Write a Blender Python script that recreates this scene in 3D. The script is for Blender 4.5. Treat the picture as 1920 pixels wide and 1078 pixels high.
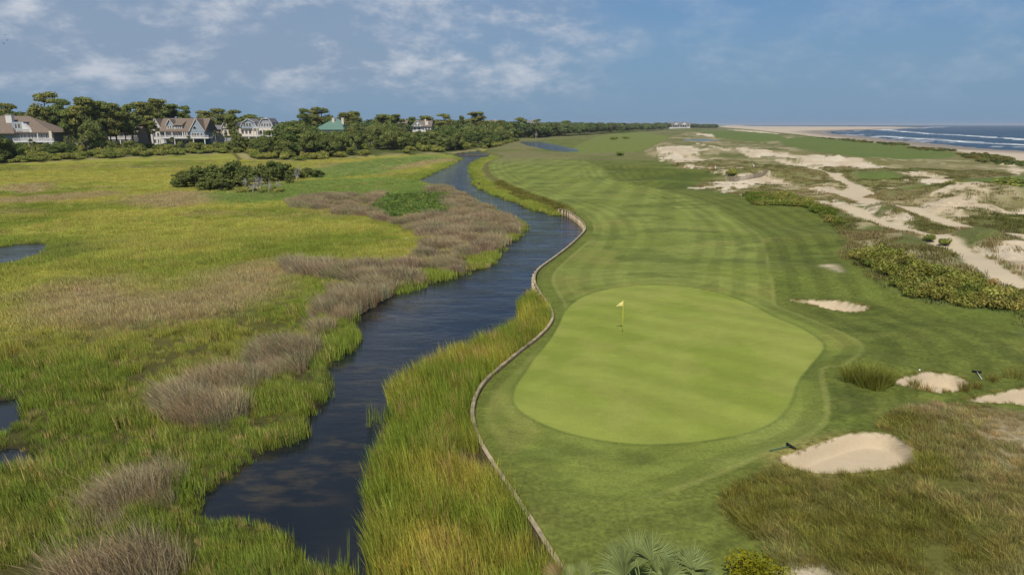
import bpy, math, random
import numpy as np
from mathutils import Vector, Matrix, Euler

# ------------------------------------------------------------------ camera, sky, sun, exposure
scene = bpy.context.scene
for o in list(bpy.data.objects):
    bpy.data.objects.remove(o)
COL = scene.collection
R = math.radians
HC = 14.2                     # camera height above the putting green
FPX = 1320.0                  # focal length in pixels of a 1920 wide picture
PITCH = math.atan(305.0 / FPX)
cam_d = bpy.data.cameras.new('camera')
cam_d.sensor_width = 36.0
cam_d.lens = FPX / 1920.0 * 36.0
cam_d.clip_start = 0.5
cam_d.clip_end = 120000.0
cam = bpy.data.objects.new('camera', cam_d)
cam.location = (0, 0, HC)
cam.rotation_euler = (math.pi / 2 - PITCH, 0, 0)
COL.objects.link(cam)
scene.camera = cam

SUN_EL, SHADOW_AZ = R(55.0), R(10.0)      # shadows run away from the camera, a little to the right
to_sun = Vector((-math.sin(SHADOW_AZ) * math.cos(SUN_EL), -math.cos(SHADOW_AZ) * math.cos(SUN_EL), math.sin(SUN_EL)))
sun_d = bpy.data.lights.new('sun', 'SUN')
sun_d.energy = 4.6
sun_d.angle = R(0.55)
sun_d.color = (1.0, 0.93, 0.82)
sun = bpy.data.objects.new('sun', sun_d)
sun.rotation_euler = (-to_sun).to_track_quat('-Z', 'Y').to_euler()
sun.location = (0, -20, 60)
COL.objects.link(sun)

world = bpy.data.worlds.new('World')
scene.world = world
world.use_nodes = True
wt = world.node_tree
wt.nodes.clear()
WN = lambda t: wt.nodes.new(t)
def wl(a, b): wt.links.new(a, b)
def wmath(op, a, b=None, clamp=False):
    n = WN('ShaderNodeMath'); n.operation = op; n.use_clamp = clamp
    for i, s in enumerate((a, b)):
        if s is None: continue
        if isinstance(s, (int, float)): n.inputs[i].default_value = s
        else: wl(s, n.inputs[i])
    return n.outputs[0]
sky = WN('ShaderNodeTexSky')
sky.sky_type = 'NISHITA'
sky.sun_disc = False
sky.sun_elevation = SUN_EL
sky.sun_rotation = math.atan2(to_sun.x, to_sun.y)
sky.altitude = 0.0
sky.air_density = 1.0
sky.dust_density = 1.0
sky.ozone_density = 1.6
geo = WN('ShaderNodeTexCoord')
sep = WN('ShaderNodeSeparateXYZ')
wl(geo.outputs['Generated'], sep.inputs[0])
dz = wmath('MAXIMUM', sep.outputs[2], 0.0)
den = wmath('ADD', dz, 0.42)
cx = wmath('DIVIDE', sep.outputs[0], den)
cy = wmath('DIVIDE', sep.outputs[1], den)
comb = WN('ShaderNodeCombineXYZ')
wl(cx, comb.inputs[0]); wl(cy, comb.inputs[1])
def wnoise(scale, detail, off, rough=0.55, dist=0.0, src=None):
    mp = WN('ShaderNodeMapping')
    mp.inputs['Location'].default_value = off
    wl(src or comb.outputs[0], mp.inputs[0])
    n = WN('ShaderNodeTexNoise')
    n.inputs['Scale'].default_value = scale
    n.inputs['Detail'].default_value = detail
    n.inputs['Roughness'].default_value = rough
    n.inputs['Distortion'].default_value = dist
    wl(mp.outputs[0], n.inputs['Vector'])
    return n.outputs['Fac']
def wramp(sock, a, b):
    m = WN('ShaderNodeMapRange'); m.interpolation_type = 'SMOOTHSTEP'
    m.inputs['From Min'].default_value = a; m.inputs['From Max'].default_value = b
    wl(sock, m.inputs['Value'])
    return m.outputs[0]
big = wnoise(1.5, 3.0, (2.3, 0.4, 0.0))
mid = wnoise(4.4, 10.0, (4.9, 1.7, 0.0), 0.58, 0.15)
fine = wnoise(12.0, 8.0, (1.2, 5.3, 0.0), 0.60, 0.1)
# a bank of thin cloud lies over the marsh side of the sky and breaks up towards the sea
front_ = wmath('ADD', wmath('MULTIPLY', cx, -0.85), wmath('ADD', wmath('MULTIPLY', big, 0.9), wmath('MULTIPLY', mid, 0.55)))
bank = wramp(front_, 0.35, 1.15)
sheet = wmath('MULTIPLY', bank, 0.92)
cum = wmath('MULTIPLY', wramp(wmath('ADD', wmath('MULTIPLY', mid, 0.65), wmath('MULTIPLY', fine, 0.35)), 0.45, 0.68), wmath('ADD', wmath('MULTIPLY', wramp(front_, 0.45, 0.95), 0.85), 0.22))
lowfade = wramp(sep.outputs[2], 0.005, 0.075)
# grading of the clear sky: a hazy summer blue
hz = WN('ShaderNodeMix'); hz.data_type = 'RGBA'; hz.blend_type = 'MULTIPLY'
hz.inputs['Factor'].default_value = 1.0
wl(sky.outputs[0], hz.inputs['A'])
hz.inputs['B'].default_value = (0.38, 0.60, 0.84, 1)
hb = WN('ShaderNodeMix'); hb.data_type = 'RGBA'       # blue haze low over the horizon
hzf = WN('ShaderNodeMapRange'); hzf.inputs['From Min'].default_value = 0.0; hzf.inputs['From Max'].default_value = 0.30
hzf.inputs['To Min'].default_value = 0.88; hzf.inputs['To Max'].default_value = 0.0; hzf.interpolation_type = 'SMOOTHSTEP'
wl(sep.outputs[2], hzf.inputs['Value']); wl(hzf.outputs[0], hb.inputs['Factor'])
wl(hz.outputs['Result'], hb.inputs['A']); hb.inputs['B'].default_value = (1.95, 3.05, 4.50, 1)
m1 = WN('ShaderNodeMix'); m1.data_type = 'RGBA'
wl(wmath('MULTIPLY', wmath('MULTIPLY', sheet, 0.78), lowfade), m1.inputs['Factor'])
wl(hb.outputs['Result'], m1.inputs['A'])
m1.inputs['B'].default_value = (2.6, 3.3, 4.4, 1)
m2 = WN('ShaderNodeMix'); m2.data_type = 'RGBA'
wl(wmath('MULTIPLY', wmath('MULTIPLY', cum, 0.85), lowfade), m2.inputs['Factor'])
wl(m1.outputs['Result'], m2.inputs['A'])
m2.inputs['B'].default_value = (5.8, 6.1, 6.7, 1)
bg = WN('ShaderNodeBackground')
bg.inputs['Strength'].default_value = 0.105
wl(m2.outputs['Result'], bg.inputs['Color'])
wo = WN('ShaderNodeOutputWorld')
wl(bg.outputs[0], wo.inputs[0])

vs = scene.view_settings
vs.view_transform = 'Standard'
vs.look = 'None'
vs.gamma = 1.0
vs.use_curve_mapping = False
vs.exposure = 0.0
scene.render.engine = 'CYCLES'
scene.cycles.max_bounces = 5
scene.cycles.transparent_max_bounces = 4

# ------------------------------------------------------------------ small maths helpers
rng = np.random.default_rng(7)
random.seed(7)
CP, SP = math.cos(PITCH), math.sin(PITCH)
def px(u, v, z=0.0):
    """where the ray of photograph pixel (u, v) meets height z"""
    a, b = (u - 960.0) / FPX, (539.0 - v) / FPX
    dy, dzz = CP + b * SP, -SP + b * CP
    t = (z - HC) / dzz
    return (a * t, dy * t)
def pxd(u, v, y):
    """point of the ray of pixel (u, v) at forward distance y"""
    a, b = (u - 960.0) / FPX, (539.0 - v) / FPX
    dy, dzz = CP + b * SP, -SP + b * CP
    t = y / dy
    return Vector((a * t, y, HC + dzz * t))
def catmull(P, k=3, closed=True):
    P = np.array(P, float)
    n = len(P)
    out = []
    for i in range(n if closed else n - 1):
        if closed:
            p0, p1, p2, p3 = P[(i - 1) % n], P[i], P[(i + 1) % n], P[(i + 2) % n]
        else:
            p0, p1, p2, p3 = P[max(i - 1, 0)], P[i], P[i + 1], P[min(i + 2, n - 1)]
        for j in range(k):
            t = j / k
            out.append(0.5 * ((2 * p1) + (-p0 + p2) * t + (2 * p0 - 5 * p1 + 4 * p2 - p3) * t * t + (-p0 + 3 * p1 - 3 * p2 + p3) * t ** 3))
    if not closed: out.append(P[-1])
    return np.array(out)
def poly(pts, z=0.0, k=3, extra=()):
    P = catmull([px(u, v, z) for u, v in pts], k)
    if z == 0.0: DRAPED.append([P, pts, k, True, np.zeros(len(pts))])
    return P
def line(pts, k=4):
    P = catmull([px(u, v) for u, v in pts], k, False)
    DRAPED.append([P, pts, k, False, np.zeros(len(pts))])
    return P
DRAPED = []
def sd(x, y, P, margin=40.0):
    """signed distance to a polygon, negative inside"""
    out = np.full(x.shape, margin, float)
    lo, hi = P.min(0) - margin, P.max(0) + margin
    m = (x > lo[0]) & (x < hi[0]) & (y > lo[1]) & (y < hi[1])
    if not m.any(): return out
    X, Y = x[m], y[m]
    d2 = np.full(X.shape, 1e18)
    ins = np.zeros(X.shape, bool)
    n = len(P)
    for i in range(n):
        ax, ay = P[i]; bx, by = P[(i + 1) % n]
        ex, ey = bx - ax, by - ay
        wx, wy = X - ax, Y - ay
        L = ex * ex + ey * ey + 1e-12
        t = np.clip((wx * ex + wy * ey) / L, 0, 1)
        dx, dy = wx - ex * t, wy - ey * t
        np.minimum(d2, dx * dx + dy * dy, out=d2)
        c = (ay > Y) != (by > Y)
        if abs(ey) > 1e-12:
            ins ^= c & (X < ex * wy / ey + ax)
    r = np.sqrt(d2)
    r[ins] *= -1
    out[m] = np.minimum(r, margin)
    return out
def sdline(x, y, P, margin=40.0):
    out = np.full(x.shape, margin, float)
    P = np.array(P, float)
    lo, hi = P.min(0) - margin, P.max(0) + margin
    m = (x > lo[0]) & (x < hi[0]) & (y > lo[1]) & (y < hi[1])
    X, Y = x[m], y[m]
    d2 = np.full(X.shape, margin ** 2)
    for i in range(len(P) - 1):
        ax, ay = P[i]; ex, ey = P[i + 1] - P[i]
        wx, wy = X - ax, Y - ay
        t = np.clip((wx * ex + wy * ey) / (ex * ex + ey * ey + 1e-12), 0, 1)
        np.minimum(d2, (wx - ex * t) ** 2 + (wy - ey * t) ** 2, out=d2)
    out[m] = np.sqrt(d2)
    return out
def sst(a, b, x):
    t = np.clip((x - a) / (b - a), 0, 1)
    return t * t * (3 - 2 * t)
def _h(i, j, s):
    h = (i * 374761393 + j * 668265263 + s * 974711) & 0xffffffff
    h = ((h ^ (h >> 13)) * 1274126177) & 0xffffffff
    return ((h ^ (h >> 16)) & 0xffff) / 65535.0
def vn(x, y, s=0):
    i, j = np.floor(x).astype(np.int64), np.floor(y).astype(np.int64)
    fx, fy = x - i, y - j
    fx, fy = fx * fx * (3 - 2 * fx), fy * fy * (3 - 2 * fy)
    return ((_h(i, j, s) * (1 - fx) + _h(i + 1, j, s) * fx) * (1 - fy) + (_h(i, j + 1, s) * (1 - fx) + _h(i + 1, j + 1, s) * fx) * fy)
def fbm(x, y, size, octv=4, s=0, g=0.5):
    a, t, n = 1.0, 0.0, 0.0
    f = 1.0 / size
    for k in range(octv):
        c, sn = math.cos(k * 0.7), math.sin(k * 0.7)
        t = t + a * vn((x * c - y * sn) * f, (x * sn + y * c) * f, s + k * 17)
        n += a; a *= g; f *= 2.03
    return t / n          # 0..1
def lin(r, g, b):
    f = lambda c: (c / 255.0) / 12.92 if c <= 10 else ((c / 255.0 + 0.055) / 1.055) ** 2.4
    return np.array([f(r), f(g), f(b)])
ALB = 0.70                                      # picture value of a sunlit surface -> its albedo
def C(r, g, b, k=1.0): return lin(r, g, b) * ALB * k

# ------------------------------------------------------------------ outlines of the place
WL = -0.9                                       # creek level
WALL_PX = [(1047, 392), (1065, 397), (1083, 408), (1095, 420), (1097, 430), (1088, 442), (1065, 463), (1040, 482), (1015, 500), (1004, 513),
           (1002, 528), (1010, 545), (1022, 562), (1033, 580), (1036, 595), (1028, 612), (1005, 635), (975, 658), (945, 683), (915, 708),
           (895, 735), (886, 765), (888, 795), (902, 832), (925, 870), (950, 907), (977, 948), (1005, 990), (1030, 1030), (1056, 1072), (1090, 1125), (1160, 1240)]
WALL = catmull([px(u, v, 0.0) for u, v in WALL_PX], 4, closed=False)
K_CREEK = poly([(690, 1130), (640, 1090), (590, 1078), (545, 1062), (520, 1020), (478, 992), (425, 990), (372, 982), (374, 930), (440, 884), (490, 842),
                (530, 832), (562, 820), (556, 795), (592, 764), (612, 722), (606, 684), (640, 662), (672, 630), (652, 610), (690, 580), (740, 552),
                (800, 532), (870, 512), (920, 492), (932, 470), (975, 440), (978, 420), (950, 408), (905, 390), (870, 370), (830, 353), (785, 343),
                (800, 332), (850, 308), (866, 297), (850, 291), (872, 285), (912, 284), (920, 291), (897, 300), (881, 312), (885, 327), (895, 348), (930, 366),
                (990, 388), (1042, 404), (1062, 399), (1092, 410), (1108, 432), (1074, 466), (1032, 498), (1014, 526), (1010, 552), (990, 590), (985, 625), (935, 655), (880, 675),
                (830, 700), (805, 715), (790, 730), (765, 735), (748, 760), (742, 790), (745, 815), (735, 850), (715, 890), (700, 930), (702, 975), (712, 1010), (705, 1050), (700, 1090)], WL)
POOLS = [poly([(-40, 470), (0, 463), (40, 457), (95, 457), (92, 474), (50, 494), (0, 503), (-60, 510)], WL),
         poly([(-30, 758), (10, 748), (62, 742), (60, 768), (36, 800), (10, 822), (-40, 835)], WL),
         poly([(-40, 835), (0, 836), (60, 842), (108, 866), (80, 892), (10, 886), (-40, 885)], WL),
         poly([(236, 836), (262, 830), (292, 827), (300, 833), (262, 840)], WL),
         poly([(978, 267), (1000, 265), (1030, 270), (1075, 280), (1070, 286), (1035, 282), (1000, 275)], WL),
         poly([(1283, 263), (1310, 260), (1345, 263), (1335, 267), (1310, 268), (1290, 266)], WL)]
FAR = 60000.0
COURSE = np.vstack([WALL[::-1],
                    np.array([px(u, v) for u, v in [(1018, 380), (985, 368), (940, 350), (908, 331), (898, 316), (906, 303), (935, 293), (900, 283), (960, 262), (1020, 252), (1100, 244), (1250, 238)]]),
                    np.array([(1500, 9000), (9000, 9000), (9000, -400), (10, -400)])])
WOOD = np.vstack([np.array([px(u, v, -0.5) for u, v in [(-500, 318), (-200, 312), (0, 306), (120, 300), (250, 294), (360, 289), (462, 287), (480, 299), (560, 302), (640, 295), (690, 291), (760, 289),
                  (835, 287), (880, 281), (930, 278), (1000, 259), (1100, 250), (1250, 241)]]), np.array([(1500, 9000), (-9000, 9000), (-9000, 400)])])
SEA = np.vstack([np.array([px(u, v, -3.0) for u, v in [(2700, 315), (2200, 296), (1920, 283), (1850, 279), (1780, 272), (1700, 264), (1640, 258), (1580, 252.5), (1545, 249), (1560, 246.5), (1610, 244.5), (1690, 242.0),
                 (1745, 240.0), (1700, 238.6), (1600, 238.0), (1480, 237.6), (1405, 237.0)]]), np.array([(19000, FAR), (FAR, FAR), (FAR, -3000), (3000, -3000)])])
BEACH = np.vstack([np.array([px(u, v, -1.0) for u, v in [(2700, 360), (2200, 330), (1990, 316), (1920, 309), (1893, 303), (1868, 291), (1835, 290), (1790, 285), (1752, 279), (1720, 276), (1690, 271), (1640, 268), (1612, 264), (1560, 261),
                   (1500, 253), (1450, 248), (1405, 243), (1365, 240), (1345, 238.3)]]), np.array([(9000, 30000), (FAR, 30000), (FAR, -3000), (3000, -3000)])])
GREEN = poly([(964, 750), (968, 725), (985, 700), (1005, 670), (1030, 640), (1048, 610), (1060, 585), (1085, 561), (1125, 546), (1175, 537), (1240, 534), (1300, 540), (1360, 553), (1410, 572), (1450, 594),
              (1490, 610), (1525, 630), (1543, 646), (1537, 664), (1515, 690), (1495, 715), (1485, 745), (1470, 770), (1440, 795), (1380, 815), (1300, 828), (1220, 832), (1150, 828), (1090, 817), (1040, 803), (1000, 785), (975, 768)])
FAIR = poly([(1040, 912), (1100, 933), (1165, 939), (1230, 930), (1300, 908), (1400, 868), (1490, 832), (1550, 792), (1552, 740), (1545, 692), (1590, 684), (1620, 658), (1608, 638), (1560, 615), (1500, 590), (1456, 572),
             (1452, 545), (1442, 500), (1436, 462), (1402, 425), (1352, 395), (1292, 370), (1222, 352), (1180, 345), (1142, 332), (1130, 318), (1100, 303), (1060, 295), (1000, 293), (935, 298), (916, 310), (930, 335), (990, 363), (1060, 385),
             (1104, 408), (1112, 440), (1070, 480), (1040, 510), (1036, 530), (1052, 560), (1062, 590), (1040, 625), (960, 700), (918, 750), (915, 795), (950, 850)])
BUNK = [poly([(1478, 563), (1510, 562), (1560, 563), (1600, 568), (1630, 576), (1624, 582), (1600, 586), (1570, 583), (1540, 576), (1505, 568)]),
        poly([(1675, 716), (1700, 707), (1740, 698), (1780, 702), (1808, 712), (1813, 722), (1800, 732), (1765, 737), (1725, 731), (1700, 724)]),
        poly([(1460, 860), (1490, 849), (1540, 830), (1590, 815), (1625, 810), (1670, 815), (1700, 830), (1718, 852), (1705, 872), (1650, 882), (1580, 888), (1520, 886), (1480, 875)]),
        poly([(1812, 751), (1860, 739), (1920, 727), (1990, 715), (2060, 725), (2040, 765), (1960, 768), (1900, 757), (1860, 756)])]
RUSH = [poly([(545, 381), (600, 369), (700, 366), (760, 366), (835, 351), (870, 369), (905, 389), (950, 410), (975, 434), (960, 456), (925, 472), (905, 497), (870, 512), (800, 528), (745, 545), (715, 528), (750, 508), (785, 482),
               (800, 452), (745, 425), (690, 408), (640, 403), (590, 397)], -0.7),
        poly([(530, 506), (585, 496), (655, 498), (722, 505), (762, 515), (745, 538), (748, 560), (700, 580), (662, 596), (648, 616), (608, 645), (572, 672), (565, 706), (512, 728), (462, 738), (450, 782), (395, 808), (345, 800),
               (330, 768), (352, 728), (412, 716), (470, 672), (490, 646), (566, 622), (590, 586), (642, 556), (605, 526), (552, 520)], -0.7),
        poly([(285, 880), (316, 878), (336, 892), (325, 925), (315, 975), (262, 992), (212, 1016), (165, 1004), (168, 985), (202, 950), (250, 930), (268, 900)], -0.7),
        poly([(150, 1150), (165, 1085), (215, 1068), (295, 1058), (318, 1086), (312, 1150)], -0.7),
        poly([(862, 872), (885, 868), (905, 890), (922, 912), (905, 918), (876, 900)], -0.7)]
VINE = poly([(702, 388), (738, 365), (800, 358), (842, 366), (842, 388), (820, 406), (760, 408), (715, 407)], -0.7)
TAN = [poly([(60, 560), (200, 535), (330, 556), (480, 508), (560, 495), (530, 540), (430, 585), (300, 608), (150, 602), (70, 592)], -0.7),
       poly([(240, 372), (330, 362), (420, 372), (330, 386), (250, 384)], -0.7),
       poly([(600, 312), (690, 303), (780, 297), (850, 300), (790, 312), (700, 322), (610, 322)], -0.7),
       poly([(10, 350), (60, 345), (90, 356), (40, 364)], -0.7), poly([(0, 375), (120, 366), (210, 362), (190, 372), (60, 382)], -0.7)]
MIDG = [poly([(390, 366), (470, 350), (600, 338), (720, 334), (800, 340), (850, 348), (790, 362), (640, 372), (540, 378), (430, 381)], -0.7),
        poly([(580, 318), (700, 300), (800, 292), (840, 296), (760, 310), (720, 326), (640, 334), (580, 334)], -0.7)]
REED = np.vstack([WALL[40:][::-1] * 1.0, catmull([px(u, v, -0.8) for u, v in [(1000, 548), (975, 575), (980, 610), (930, 640), (880, 660), (830, 685), (805, 700), (788, 715), (762, 722), (742, 745), (736, 785), (740, 812), (728, 850), (706, 890), (690, 930), (695, 975), (706, 1010), (695, 1050), (690, 1130), (720, 1230)]], 2, False)])
DUNE = poly([(1228, 272), (1213, 290), (1245, 304), (1275, 318), (1320, 324), (1340, 335), (1300, 352), (1345, 356), (1400, 368), (1440, 378), (1520, 390), (1568, 418), (1606, 455), (1598, 480), (1640, 505), (1700, 540), (1780, 560), (1870, 575), (1940, 572), (2300, 600),
             (2400, 300), (1990, 305), (1920, 306), (1850, 288), (1760, 278), (1640, 266), (1480, 254), (1360, 245), (1290, 248)], 0, 2)
DGREEN = [poly([(1465, 262), (1530, 255), (1640, 266), (1740, 279), (1800, 290), (1745, 298), (1680, 300), (1580, 291), (1490, 277)]),
          poly([(1690, 354), (1740, 346), (1800, 346), (1860, 334), (2000, 326), (2000, 380), (1920, 384), (1840, 366), (1750, 363)]),
          poly([(1320, 246), (1400, 246), (1470, 256), (1440, 266), (1370, 262), (1330, 254)]),
          poly([(1600, 325), (1650, 322), (1690, 330), (1660, 338), (1610, 336)])]
UPFAIR = poly([(1060, 284), (1100, 264), (1130, 254), (1200, 247), (1258, 258), (1225, 276), (1180, 286), (1100, 288)])
BUSH = [poly([(1598, 478), (1650, 478), (1700, 490), (1760, 502), (1840, 530), (1930, 556), (2050, 575), (2050, 605), (1920, 582), (1860, 582), (1790, 566), (1700, 545), (1640, 515), (1605, 495)]),
        poly([(1400, 362), (1450, 366), (1500, 380), (1560, 398), (1580, 425), (1530, 402), (1480, 388), (1410, 384)])]
QD = poly([(1347, 955), (1368, 905), (1425, 872), (1455, 866), (1500, 862), (1580, 866), (1680, 858), (1712, 846), (1690, 812), (1640, 802), (1655, 775), (1720, 752), (1810, 757), (1880, 764), (1960, 774), (2100, 760), (2700, 1250), (1900, 1500), (1520, 1150), (1480, 1062), (1420, 1010), (1370, 985)], 0, 2)
SANDS = [poly([(1303, 353), (1335, 346), (1355, 335), (1380, 331), (1440, 329), (1490, 339), (1520, 352), (1470, 352), (1420, 352), (1388, 353), (1399, 368), (1360, 361), (1335, 353)]),
         poly([(1222, 283), (1250, 275), (1300, 276), (1330, 284), (1310, 292), (1350, 300), (1310, 303), (1290, 304), (1300, 318), (1262, 304), (1245, 298), (1250, 306), (1238, 290)]),
         poly([(1300, 312), (1350, 316), (1400, 318), (1360, 328), (1345, 322)]),
         poly([(1385, 276), (1430, 282), (1470, 288), (1560, 296), (1630, 306), (1660, 316), (1610, 318), (1560, 316), (1500, 309), (1470, 298), (1400, 290)]),
         poly([(1663, 318), (1720, 324), (1800, 336), (1780, 342), (1730, 344), (1720, 336), (1680, 326)]),
         poly([(1688, 390), (1730, 377), (1780, 368), (1840, 371), (1885, 376), (1960, 392), (1960, 414), (1860, 409), (1780, 401), (1735, 396)]),
         poly([(1540, 372), (1600, 380), (1660, 392), (1720, 408), (1700, 420), (1640, 405), (1580, 392)]),
         poly([(1820, 468), (1870, 460), (1940, 462), (2040, 480), (2040, 540), (1930, 520), (1880, 500)]),
         poly([(1620, 468), (1660, 470), (1700, 478), (1735, 486), (1690, 484), (1640, 475)]),
         poly([(1480, 346), (1560, 352), (1600, 366), (1560, 368), (1500, 358)]),
         poly([(1360, 243), (1420, 246), (1460, 251), (1420, 249)]), poly([(1300, 250), (1340, 252), (1330, 257)]),
         poly([(1475, 1075), (1510, 1066), (1545, 1072), (1570, 1090), (1490, 1100)]),
         poly([(1543, 500), (1560, 498), (1578, 507), (1573, 509), (1558, 504)]), poly([(1885, 300), (1905, 302), (1918, 316), (1912, 324), (1895, 322)])]
PATH1 = line([(1535, 378), (1575, 388), (1625, 408), (1670, 424), (1720, 438), (1775, 456), (1815, 480), (1850, 503), (1900, 528), (1980, 556), (2200, 620)])
PATH2 = line([(1305, 270), (1340, 276), (1400, 289), (1470, 304), (1530, 318), (1575, 336), (1604, 350), (1606, 362), (1600, 372), (1640, 382), (1720, 398), (1800, 425), (1880, 446), (1990, 470)])
PATH3 = line([(1604, 352), (1650, 353), (1680, 352)])

# rolling ground: (u, v, radius along x, radius along y, height)
BUMPS = [(px(1180, 316), 13, 7, 1.5), (px(1250, 330), 16, 7, 1.6), (px(1225, 345), 10, 5, 0.8), (px(1340, 312), 18, 12, 1.3), (px(1430, 335), 16, 9, 2.4), (px(1480, 420), 8, 14, -0.7),
         (px(1560, 455), 9, 9, 0.9), (px(1700, 520), 18, 6, 1.6), (px(1840, 560), 12, 5, 1.5), (px(1700, 640), 10, 5, 0.5), (px(1560, 520), 6, 7, -0.6), (px(1500, 560), 6, 4, -0.35),
         (px(1800, 385), 14, 10, 2.6), (px(1900, 392), 16, 10, 2.2), (px(1880, 475), 9, 8, 2.0), (px(1560, 306), 30, 12, 2.2), (px(1450, 290), 25, 16, 2.0), (px(1280, 290), 22, 14, 1.8), (px(1660, 405), 10, 8, 1.3),
         (px(1880, 850), 6, 4, 0.6), (px(1780, 985), 7, 4, 0.6), (px(1640, 695), 2.4, 2.0, 0.55), (px(1580, 760), 3, 3, 0.25), (px(1170, 400), 8, 10, 0.25),
         (px(1180, 262), 40, 25, 2.0), (px(1050, 290), 22, 10, 0.8), (px(1860, 350), 24, 14, 1.3), (px(1640, 332), 18, 8, 1.4), (px(1270, 243), 90, 300, 5.5)]

def evaluate(x, y):
    E = {}
    r = np.hypot(x, y)
    E['r'] = r
    sK = sd(x, y, K_CREEK, 30.0)
    for P in POOLS: sK = np.minimum(sK, sd(x, y, P, 30.0))
    E['creek'] = sK
    sC = sd(x, y, COURSE, 60.0); E['course'] = sC
    sW = sd(x, y, WOOD, 60.0); E['wood'] = sW
    sS = sd(x, y, SEA, 400.0); E['sea'] = sS
    sB = sd(x, y, BEACH, 60.0); E['beach'] = sB
    sG = sd(x, y, GREEN, 25.0); E['green'] = sG
    sF = sd(x, y, FAIR, 30.0); E['fair'] = sF
    E['bunk'] = [sd(x, y, P, 10.0) for P in BUNK]
    sU = np.minimum.reduce(E['bunk']); E['bunker'] = sU
    E['dune'] = sd(x, y, DUNE, 40.0)
    E['qd'] = sd(x, y, QD, 20.0)
    E['rush'] = np.minimum.reduce([sd(x, y, P, 25.0) for P in RUSH])
    E['vine'] = sd(x, y, VINE, 25.0)
    E['reed'] = sd(x, y, REED, 20.0)
    E['bush'] = np.minimum.reduce([sd(x, y, P, 20.0) for P in BUSH])
    E['tan'] = np.minimum.reduce([sd(x, y, P, 40.0) for P in TAN])
    E['midg'] = np.minimum.reduce([sd(x, y, P, 40.0) for P in MIDG])
    E['dgreen'] = np.minimum.reduce([sd(x, y, P, 40.0) for P in DGREEN])
    E['upfair'] = sd(x, y, UPFAIR, 60.0)
    E['sand'] = np.minimum.reduce([sd(x, y, P, 30.0) for P in SANDS])
    p1 = sdline(x, y, PATH1, 20.0) - (1.2 + 0.7 * vn(x / 7, y / 7, 91))
    p2 = sdline(x, y, PATH2, 20.0) - (1.45 + 0.4 * vn(x / 9, y / 9, 92) + 2.4 * np.exp(-(((x - px(1600, 361)[0]) ** 2 + (y - px(1600, 361)[1]) ** 2) / 90.0)))
    p3 = sdline(x, y, PATH3, 20.0) - 0.6
    E['path'] = np.minimum(np.minimum(p1, p2), p3)
    n1 = fbm(x, y, 40, 4, 3); n2 = fbm(x, y, 9, 4, 11); n3 = fbm(x, y, 2.2, 3, 23)
    E['n1'], E['n2'], E['n3'] = n1, n2, n3
    # ---- height
    zm = -0.66 + 0.10 * (n2 - 0.5) + 0.05 * (n3 - 0.5)
    zm = zm + 0.45 * sst(2.6, 0.2, sC) * sst(72, 62, y) * sst(0.0, 2.0, sK)
    zm = zm + (-1.75 - zm) * sst(0.25, -1.3, sK)
    zc = np.zeros_like(x)
    smooth = sst(0.0, -3.0, sG)
    zc += 0.18 * smooth
    off = sst(0.0, 10.0, sF) * sst(-1.0, -9.0, sC)
    calm = sst(55, 120, r)
    zc += off * ((n1 - 0.5) * (0.55 + 1.25 * calm) + (n2 - 0.5) * (0.15 + 0.2 * calm))
    zc += (1 - off) * (n1 - 0.5) * 0.5 * sst(0.0, -4.0, sC) * sst(0, 4, sG)
    for (bx, by), rx, ry, h in BUMPS:
        zc += h * np.exp(-(((x - bx) / rx) ** 2 + ((y - by) / ry) ** 2)) * sst(0.0, -6.0, sC)
    dn = sst(1.0, -6.0, E['dune']) * sst(2.0, 9.0, E['dgreen']) * sst(0.0, 2.5, E['path'])
    ridge = 1.0 - np.abs(2 * fbm(x, y, 13, 4, 41) - 1.0)
    zc += dn * ((ridge - 0.62) * 2.4 + (n2 - 0.5) * 0.8)
    zc += sst(0.5, -3.0, E['qd']) * ((n2 - 0.5) * 0.8 + (n3 - 0.5) * 0.25) * sst(0.3, 5.0, sU)
    zc += 0.14 * sst(1.8, 0.1, sU) * sst(-0.3, 0.1, sU) - 0.50 * sst(0.02, -0.45, sU)
    zc = zc + (np.where(y > 420, -0.2, 0) - zc) * sst(2.0, -6.0, E['upfair']) * 0.5
    zc = zc + (-1.7 - zc) * sst(6.0, -1.5, np.where((r > 300) & (x > 0), sK, 30.0))
    zc = np.where(r > 200, -0.7 + (zc + 0.7) * sst(0.0, 50.0, sB), zc)           # the land falls towards the beach
    w = 0.10 + 2.6 * sst(112.0, 124.0, y)
    tC = np.clip(-(sC + 0.10) / w, 0, 1)
    z = zm + (zc - zm) * tC
    tw = sst(1.0, -22.0, sW)
    z = z + (np.maximum(z, 1.7 + 1.2 * (n1 - 0.5)) - z) * tw
    zb = np.where(sS > 0, -3.0 + 2.0 * sst(0, 90, sS) + 0.12 * (n2 - 0.5), -3.0 - np.minimum(-sS * 0.03, 6.0))
    z = z + (zb - z) * sst(3.0, -12.0, sB)
    E['z'] = z
    E['tC'] = tC
    # ---- colour of the ground cover
    def mix(c, d, t): return c + (np.asarray(d) - c) * t[:, None]
    big = fbm(x, y, 26, 6, 57, .6)
    strk = fbm(x * 0.35, y, 12, 4, 63)
    col = np.empty((len(x), 3))
    near = sst(70, 35, r)
    col[:] = C(153, 153, 66)
    col = mix(col, C(132, 138, 56), near * 0.85)
    col = mix(col, C(112, 128, 42), sst(0.46, 0.66, big) * 0.75)
    col = mix(col, C(166, 158, 72), sst(0.52, 0.66, strk) * 0.55 * (1 - 0.6 * near))
    col = mix(col, C(138, 128, 84), sst(0.60, 0.74, fbm(x, y, 17, 4, 71)) * 0.55)
    col = mix(col, C(106, 128, 40), sst(9.0, 1.0, sK + 5 * (n2 - 0.5)) * 0.6)
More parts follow.
